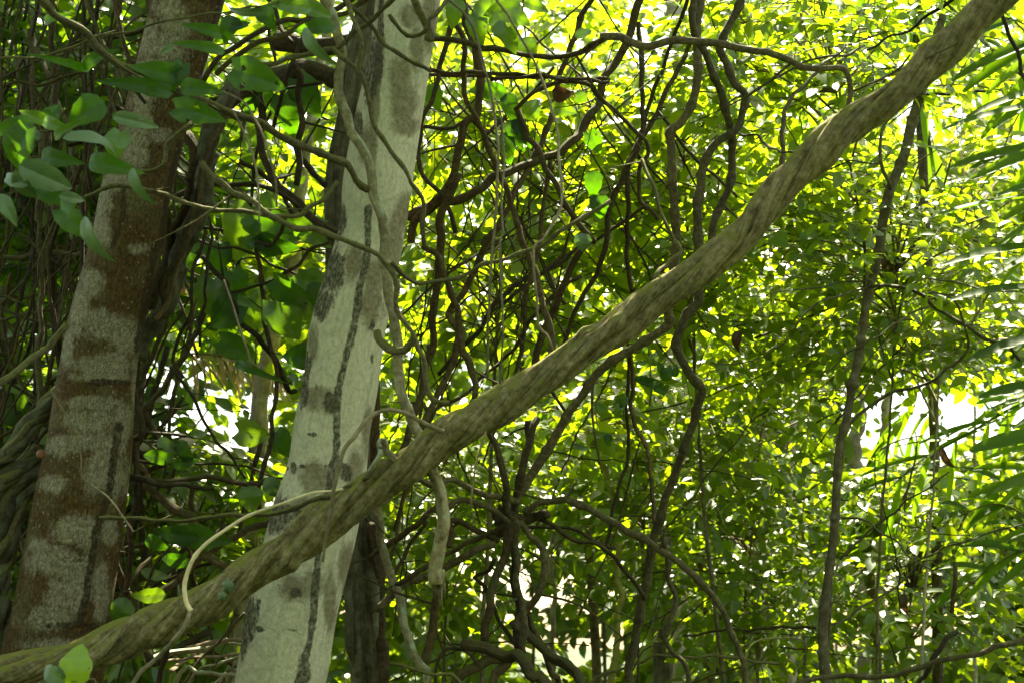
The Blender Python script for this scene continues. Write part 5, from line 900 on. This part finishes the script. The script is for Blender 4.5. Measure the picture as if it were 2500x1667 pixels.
def palm(label, base_px, d, h_px, fr):
    b = P(*base_px, d); b[2] = 0; off = (float(b[0]), float(b[1]), 0)
    root = empty('palm', off); tag(root, label, 'palm')
    top = P(*h_px, d); c = catmull([b - np.array([0, 0, .1]), (b + top) / 2 + np.array([.05, 0, 0]), top], .08)
    V, F, uv, s, _ = tube_data(c - np.asarray(off), np.full(len(c), .075 if d < 8 else .03) * np.linspace(1.1, .9, len(c)), 16, lambda a, s_: 1 + .06 * np.sin(s_ * 50))
    add_mesh('trunk', V, F, M['slim'], root, uv)
    for k, q in enumerate(fr): frond(root, off, *q[:6], seed=k + int(base_px[0]), **(q[6] if len(q) > 6 else {}))
palm('palm at the upper right edge with long drooping straps pointing left', (2640, 1000), 6.6, (2640, 330), [
    ([(2640, 330), (2560, 120), (2500, 60), (2440, 40)], 5.9, 9, 330, [(196, .1), (208, .2)], 38, dict(droop=.12)), ([(2640, 330), (2590, 250), (2555, 330), (2540, 480), (2545, 620)], 5.8, 15, 330, [(186, .15)], 40, dict(droop=.10)), ([(2640, 330), (2620, 150), (2560, -30), (2480, -120)], 6.1, 9, 300, [(200, .1), (214, 0)], 28)])
palm('palm behind the liana top with straps hanging straight down', (2230, 1200), 8.6, (2230, -60), [
    ([(2230, -60), (2180, -110), (2100, -80), (2040, -30)], 8.6, 9, 200, [(268, 0), (255, .1)], 22, dict(droop=.1)), ([(2230, -60), (2270, -110), (2340, -80), (2400, -20)], 8.6, 9, 190, [(270, 0), (285, .1)], 22, dict(droop=.1)), ([(2230, -60), (2220, -120), (2200, -140), (2150, -60)], 8.5, 6, 190, [(262, .2), (280, .2)], 22)])
palm('palm at the right edge whose long rachis slants up right below the bright gap', (2760, 1500), 7.6, (2700, 980), [
    (path(('H', (2400, 900), (1829, 1140), (1600, 1250), (1400, 1370), (1170, 1500)), ('L', (1000, 300))), 7.6, 13, 250, [(190, .1), (255, 0), (30, -.1)], 16, dict(droop=.12, d1=7.4)), ([(2700, 980), (2600, 1100), (2520, 1160), (2440, 1190)], 7.4, 9, 260, [(185, .1), (215, .1), (160, 0)], 26, dict(droop=.15)),
    ([(2700, 980), (2640, 960), (2560, 960), (2460, 985)], 7.8, 9, 240, [(170, 0), (200, .1), (240, 0)], 22)])
palm('palm low in the right corner with broad pleated blades', (2620, 1640), 7.2, (2560, 1330), [
    ([(2560, 1330), (2490, 1250), (2420, 1230), (2340, 1260)], 7.2, 8, 190, [(190, .1), (160, 0)], 24), ([(2560, 1330), (2480, 1350), (2400, 1400), (2320, 1470)], 7.1, 8, 200, [(200, .1), (165, 0)], 24)])
palm('shaded palm in the middle distance behind the root knot', (1450, 1640), 9.0, (1420, 1130), [
    ([(1420, 1130), (1400, 1060), (1350, 1070), (1280, 1140), (1230, 1220)], 9.0, 16, 170, [(238, .1), (215, 0)], 14, dict(droop=.2)), ([(1420, 1130), (1440, 1060), (1500, 1040), (1560, 1080)], 9.0, 12, 150, [(268, .1), (290, 0)], 14, dict(droop=.15)), ([(1420, 1130), (1380, 1020), (1330, 1000), (1260, 1030)], 9.1, 14, 150, [(230, 0), (260, .1)], 14)])
palm('far palm with bluish hanging straps right of the mossy trunk', (1730, 1640), 9.6, (1700, 1250), [
    ([(1700, 1250), (1680, 1210), (1650, 1230), (1620, 1300)], 9.6, 10, 130, [(285, .1), (262, 0)], 13), ([(1700, 1250), (1720, 1210), (1750, 1240), (1780, 1320)], 9.6, 10, 130, [(275, .1), (255, 0)], 13)])
palm('palm with narrow green blades behind the slim tree', (2110, 1640), 8.8, (2110, 1230), [
    ([(2110, 1230), (2130, 1180), (2170, 1180), (2220, 1230)], 8.8, 9, 190, [(265, .1), (250, 0)], 18), ([(2110, 1230), (2080, 1190), (2050, 1220), (2030, 1280)], 8.8, 9, 170, [(270, .1), (285, 0)], 18), ([(2110, 1230), (2120, 1130), (2180, 1080), (2260, 1060)], 8.7, 10, 170, [(290, 0), (255, .1), (60, 0)], 14)])

# ================================================================== TREES OF THE MIDDLE DISTANCE AND THE FAR WOOD
ft = foliage_tree
far = empty('far_tree', (float(P(550, 1650, 7.6)[0]), float(P(550, 1650, 7.6)[1]), 0)); tag(far, 'pale sunlit trunk farther off, seen between the two big trunks', 'tree')
vine_mesh('trunk', far_px, 7.6, 7.6, 23, 'pale', far, far.location, taper=(1.15, .65), sides=22, step=.03, jitter=.004, dvar=0)
high_crown(far, far.location, P(700, -500, 8.8)[0], 9.5, 7.0, 1.3, 1.2, .7, 60, 44)
yt = empty('yellow_tree', (float(P(1485, 1650, 8.0)[0]), float(P(1485, 1650, 8.0)[1]), 0)); tag(yt, 'thin yellow-green sunlit trunk behind the long arching vine', 'tree')
vine_mesh('trunk', path(('K', (590, -60), (640, 0), (700, 150), (740, 280), (790, 450), (810, 640), (800, 800), (820, 950), (810, 1150), (800, 1300), (775, 1450), (755, 1568))), 8.0, 8.0, 9.5, 'yellow', yt, yt.location, sides=14, dvar=0)
vine_mesh('branch', path(('K', (810, 760), (870, 600), (930, 500), (1000, 430), (1080, 330))), 8.0, 7.9, 4, 'yellow', yt, yt.location)
mt = empty('mossy_tree', (float(P(1640, 1650, 9.5)[0]), float(P(1640, 1650, 9.5)[1]), 0)); tag(mt, 'dim mossy trunk standing behind the jointed stems at the bottom', 'tree')
vine_mesh('trunk', path(('K', (1080, 560), (1100, 700), (1095, 1000), (1090, 1300), (1100, 1568))), 9.5, 9.5, 31, 'gnarl', mt, mt.location, sides=24, twist=2, taper=(.8, 1.1), dvar=0)
tt_ = empty('pale_top_tree', (float(P(1620, 1650, 11)[0]), 11.0, 0)); tag(tt_, 'pale trunk far behind the vines at the top edge', 'tree')
vine_mesh('trunk', path(('C', (1130, -60), (1160, 100), (1190, 400), (1200, 900)), ('G', (1190, 600), (1190, 1200)), ('K', (1190, 400), (1190, 1600))), 11, 11, 26, 'pale', tt_, tt_.location, sides=18, dvar=0)
for i, (x0, y0, x1, y1, dd, rp, lb) in enumerate(((2090, 1100, 2110, 1640, 10.5, 17, 'far pale brown trunk behind the palm blades right of the slim tree'), (1925, 1150, 1930, 1650, 10, 11, 'thin olive trunk standing just left of the slim tree'), (2150, 1150, 2135, 1650, 12, 15, 'far grey trunk seen through the gaps at lower right'), (1868, 900, 1850, 1650, 12.5, 16, 'far buff trunk showing through the leaves below the liana'), (1330, 560, 1350, 900, 9.5, 7, 'short tan trunk glowing behind the centre tangle'), (20, 600, -20, 1660, 8.4, 25, 'dim trunk hidden in the tangle at the left edge'))):
    b = P(x1, y1, dd); o = empty('far_tree', (float(b[0]), float(b[1]), 0)); tag(o, lb, 'tree')
    vine_mesh('trunk', [(x0 + 20, y0 - 200), (x0, y0), ((x0 + x1) / 2 + 8, (y0 + y1) / 2), (x1, max(y1, 1650))], dd, dd, rp, 'pale' if i in (0, 1, 2, 3, 4) else 'farwood', o, o.location, sides=14, jitter=.01, dvar=0)

# sunlit trees of the middle
ft('leafy_tree', 'sunlit yellow-green tree right behind the centre tangle', 'tree', [(1180, 1640), (1200, 1100), (1230, 600), (1260, 300)], 7.3, .04, region(1230, 430, 300, 360, 7.0, 7.6, 28, .45, 1), 'leaf_glow', L=.12, W=.25, ns=3, per=9, seed=1)
ft('leafy_tree', 'sunlit broad-leaved tree behind the jointed vines', 'tree', [(1760, 1640), (1720, 1100), (1700, 600), (1690, 300)], 7.35, .04, region(1680, 480, 330, 300, 7.0, 7.7, 28, .45, 2), 'leaf_glow', L=.115, W=.26, ns=3, per=9, seed=2)
ft('leafy_tree', 'darker layered tree overhanging at the top right above the liana', 'tree', [(2014, 1640), (2062, 1000), (2106, 700), (2100, 500), (2030, 150)], 6.8, .035, region(1960, 130, 300, 190, 6.5, 7.0, 24, .42, 3), 'leaf_mid', L=.085, W=.25, ns=4, per=11, flat=.22, seed=3)
ft('leafy_tree', 'tree with flat sprays of small leaves around the upper slim trunk', 'tree', [(2130, 1640), (2160, 1000), (2170, 600)], 7.0, .03, region(2150, 560, 330, 230, 6.7, 7.2, 24, .4, 4), 'leaf_glow', L=.08, W=.25, ns=3, per=10, flat=.22, seed=4)
ft('leafy_tree', 'tree with dense small leaves left of the slim trunk below the liana', 'tree', [(1820, 1640), (1850, 1200), (1880, 900)], 8.4, .03, region(1860, 850, 260, 230, 8.0, 8.7, 26, .45, 5), 'leaf_mid', L=.08, W=.27, ns=3, per=9, flat=.25, seed=5)
ft('leafy_tree', 'leafy tree right of the slim trunk in front of the palm', 'tree', [(2250, 1640), (2280, 1200), (2290, 900)], 7.0, .03, region(2280, 800, 240, 170, 7.2, 7.8, 16, .42, 6), 'leaf_mid', L=.095, W=.25, wood='pale', ns=3, per=13, flat=.22, seed=6)
ft('leafy_tree', 'bushy tree filling the lower right between slim trunk and palms', 'tree', [(2200, 1640), (2220, 1400)], 8.4, .03, region(2250, 1350, 280, 260, 8.0, 8.8, 28, .5, 7), 'leaf_mid', L=.095, W=.26, ns=3, per=11, seed=7)
ft('leafy_tree', 'bushy tree left of the foot of the slim trunk', 'tree', [(1840, 1640), (1850, 1450), (1840, 1300)], 8.5, .03, region(1830, 1320, 240, 290, 8.0, 8.9, 30, .45, 8), 'leaf_mid', L=.09, W=.26, ns=3, per=10, seed=8)
ft('leafy_tree', 'shady tree behind the stems below the middle of the liana', 'tree', [(1560, 1640), (1570, 1300), (1560, 1050)], 8.4, .03, region(1560, 1080, 230, 220, 8.0, 8.8, 26, .45, 9), 'leaf_mid', L=.10, W=.26, ns=3, per=9, seed=9)
ft('leafy_tree', 'tree with glowing leaves under the left half of the liana', 'tree', [(1080, 1640), (1090, 1400), (1070, 1200)], 8.2, .03, region(1060, 1250, 200, 260, 7.8, 8.5, 24, .42, 10), 'leaf_mid', L=.10, W=.26, ns=3, per=13, seed=10)
ft('leafy_tree', 'sunlit shrub-like tree behind the gap of the two big trunks', 'tree', [(600, 1640), (610, 1100), (640, 600)], 9.2, .04, region(640, 420, 190, 330, 8.6, 10, 18, .5, 11), 'leaf_glow', L=.11, W=.3, ns=3, per=20, seed=11)
ft('leafy_tree', 'green undergrowth tree low between lichen trunk and pale trunk', 'tree', [(480, 1640), (470, 1400), (470, 1250)], 7.6, .03, region(470, 1230, 180, 300, 7.0, 8.6, 18, .42, 12), 'leaf_mid', L=.10, W=.28, ns=3, per=14, seed=12)
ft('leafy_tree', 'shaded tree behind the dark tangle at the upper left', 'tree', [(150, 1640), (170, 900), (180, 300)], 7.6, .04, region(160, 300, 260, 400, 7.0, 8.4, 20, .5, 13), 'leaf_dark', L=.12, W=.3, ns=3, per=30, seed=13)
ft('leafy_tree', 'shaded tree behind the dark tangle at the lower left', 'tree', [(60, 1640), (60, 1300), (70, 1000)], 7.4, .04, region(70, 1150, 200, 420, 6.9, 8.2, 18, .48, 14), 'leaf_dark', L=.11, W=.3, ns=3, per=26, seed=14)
ft('leafy_tree', 'leafy tree whose crown shows between the tangle and the liana top', 'tree', [(1480, 1640), (1470, 900), (1450, 300)], 12.0, .05, region(1420, 330, 420, 420, 12.2, 13, 30, .6, 15), 'leaf_glow', L=.16, W=.27, ns=2, per=9, seed=15)
ft('leafy_tree', 'tree with pale small leaves behind the right palm straps', 'tree', [(2380, 1640), (2380, 900), (2370, 500)], 11.6, .05, region(2330, 520, 260, 420, 11.2, 12.0, 26, .6, 16), 'leaf_far', L=.10, W=.26, wood='pale', ns=2, per=13, seed=16)
ft('leafy_tree', 'backlit tree deep behind the slim trunk', 'tree', [(1960, 1640), (1960, 900), (1950, 500)], 12, .05, region(1940, 620, 420, 420, 12.2, 13, 34, .6, 17), 'leaf_far', L=.145, W=.27, ns=2, per=9, seed=17)
ft('leafy_tree', 'backlit tree deep behind the root knot', 'tree', [(1300, 1640), (1300, 1200), (1320, 900)], 12, .05, region(1290, 1180, 420, 420, 12.2, 13.2, 28, .6, 18), 'leaf_far', L=.15, W=.27, ns=2, per=13, seed=18)
ft('leafy_tree', 'backlit tree deep behind the lower right foliage', 'tree', [(2050, 1640), (2050, 1300), (2040, 1100)], 12, .05, region(2050, 1250, 460, 400, 12.2, 13.2, 30, .6, 19), 'leaf_far', L=.115, W=.27, wood='pale', ns=2, per=13, seed=19)
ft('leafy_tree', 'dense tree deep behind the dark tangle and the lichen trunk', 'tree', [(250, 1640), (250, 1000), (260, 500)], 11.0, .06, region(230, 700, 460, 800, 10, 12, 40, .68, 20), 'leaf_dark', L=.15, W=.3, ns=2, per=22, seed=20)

# the wood beyond, which reads as one mass of leaves
def far_wood():
    r = np.random.default_rng(77); n = 11500
    d = np.where(r.random(n) < .45, r.uniform(16, 17, n), r.uniform(22, 24, n)); x = r.uniform(-700, 3200, n); y = r.uniform(-140, 1720, n)
    o = np.stack([P(a, b, c) for a, b, c in zip(x, y, d)])
    k = (o[:, 2] > .1) & (r.random(n) < .6 + .4 * np.clip((y - 200) / 900, 0, 1)); o = o[k]; dr = r.normal(0, 1, (len(o), 3)); dr[:, 2] *= .4; dr = unit(dr); kk = gap_keep(o, r, 1.1, 25) & gap_keep(o + dr * .6, r, 1.1, 25) & gap_keep(o + dr * 1.1, r, 1.1, 20); o = o[kk]; dr = dr[kk]; n = len(o)
    up = np.array([0, -.2, 1.0]) + r.normal(0, .4, (n, 3))
    (Vl, Tl, Ql, ti), (Vw, Qw) = sprays(o, dr, up, r.uniform(.7, 1.3, n), 9, .28, .28, 2, r)
    # unseen leaves added behind the viewer to dim and green the front fill
    m = 1500; a = r.uniform(-PI * .98, PI * .02, m); R_ = r.uniform(8, 14, m); ob = np.stack([np.cos(a) * R_, np.sin(a) * R_ + 2, r.uniform(.2, 9.5, m)], -1)
    dr = r.normal(0, 1, (m, 3)); dr[:, 2] *= .4; up = np.array([0, 0, 1.0]) + r.normal(0, .5, (m, 3))
    (Vb, Tb, Qb, tb), _ = sprays(ob, dr, up, r.uniform(1, 1.6, m), 9, .42, .27, 2, r)
    g = add_mesh('far_wood', np.vstack([Vl, Vb]), [Tl, Ql, Tb + len(Vl), Qb + len(Vl)], M['leaf_far'], None, attrs={'tint': np.concatenate([ti, tb])}); tag(g, 'mass of leafy wood far behind the trees, and added unseen behind the viewer', 'woodland', kind='stuff')
far_wood()
print('LEAFVERTS', sum(len(o.data.vertices) for o in bpy.data.objects if o.type == 'MESH'), 'OBJ', len(bpy.data.objects))
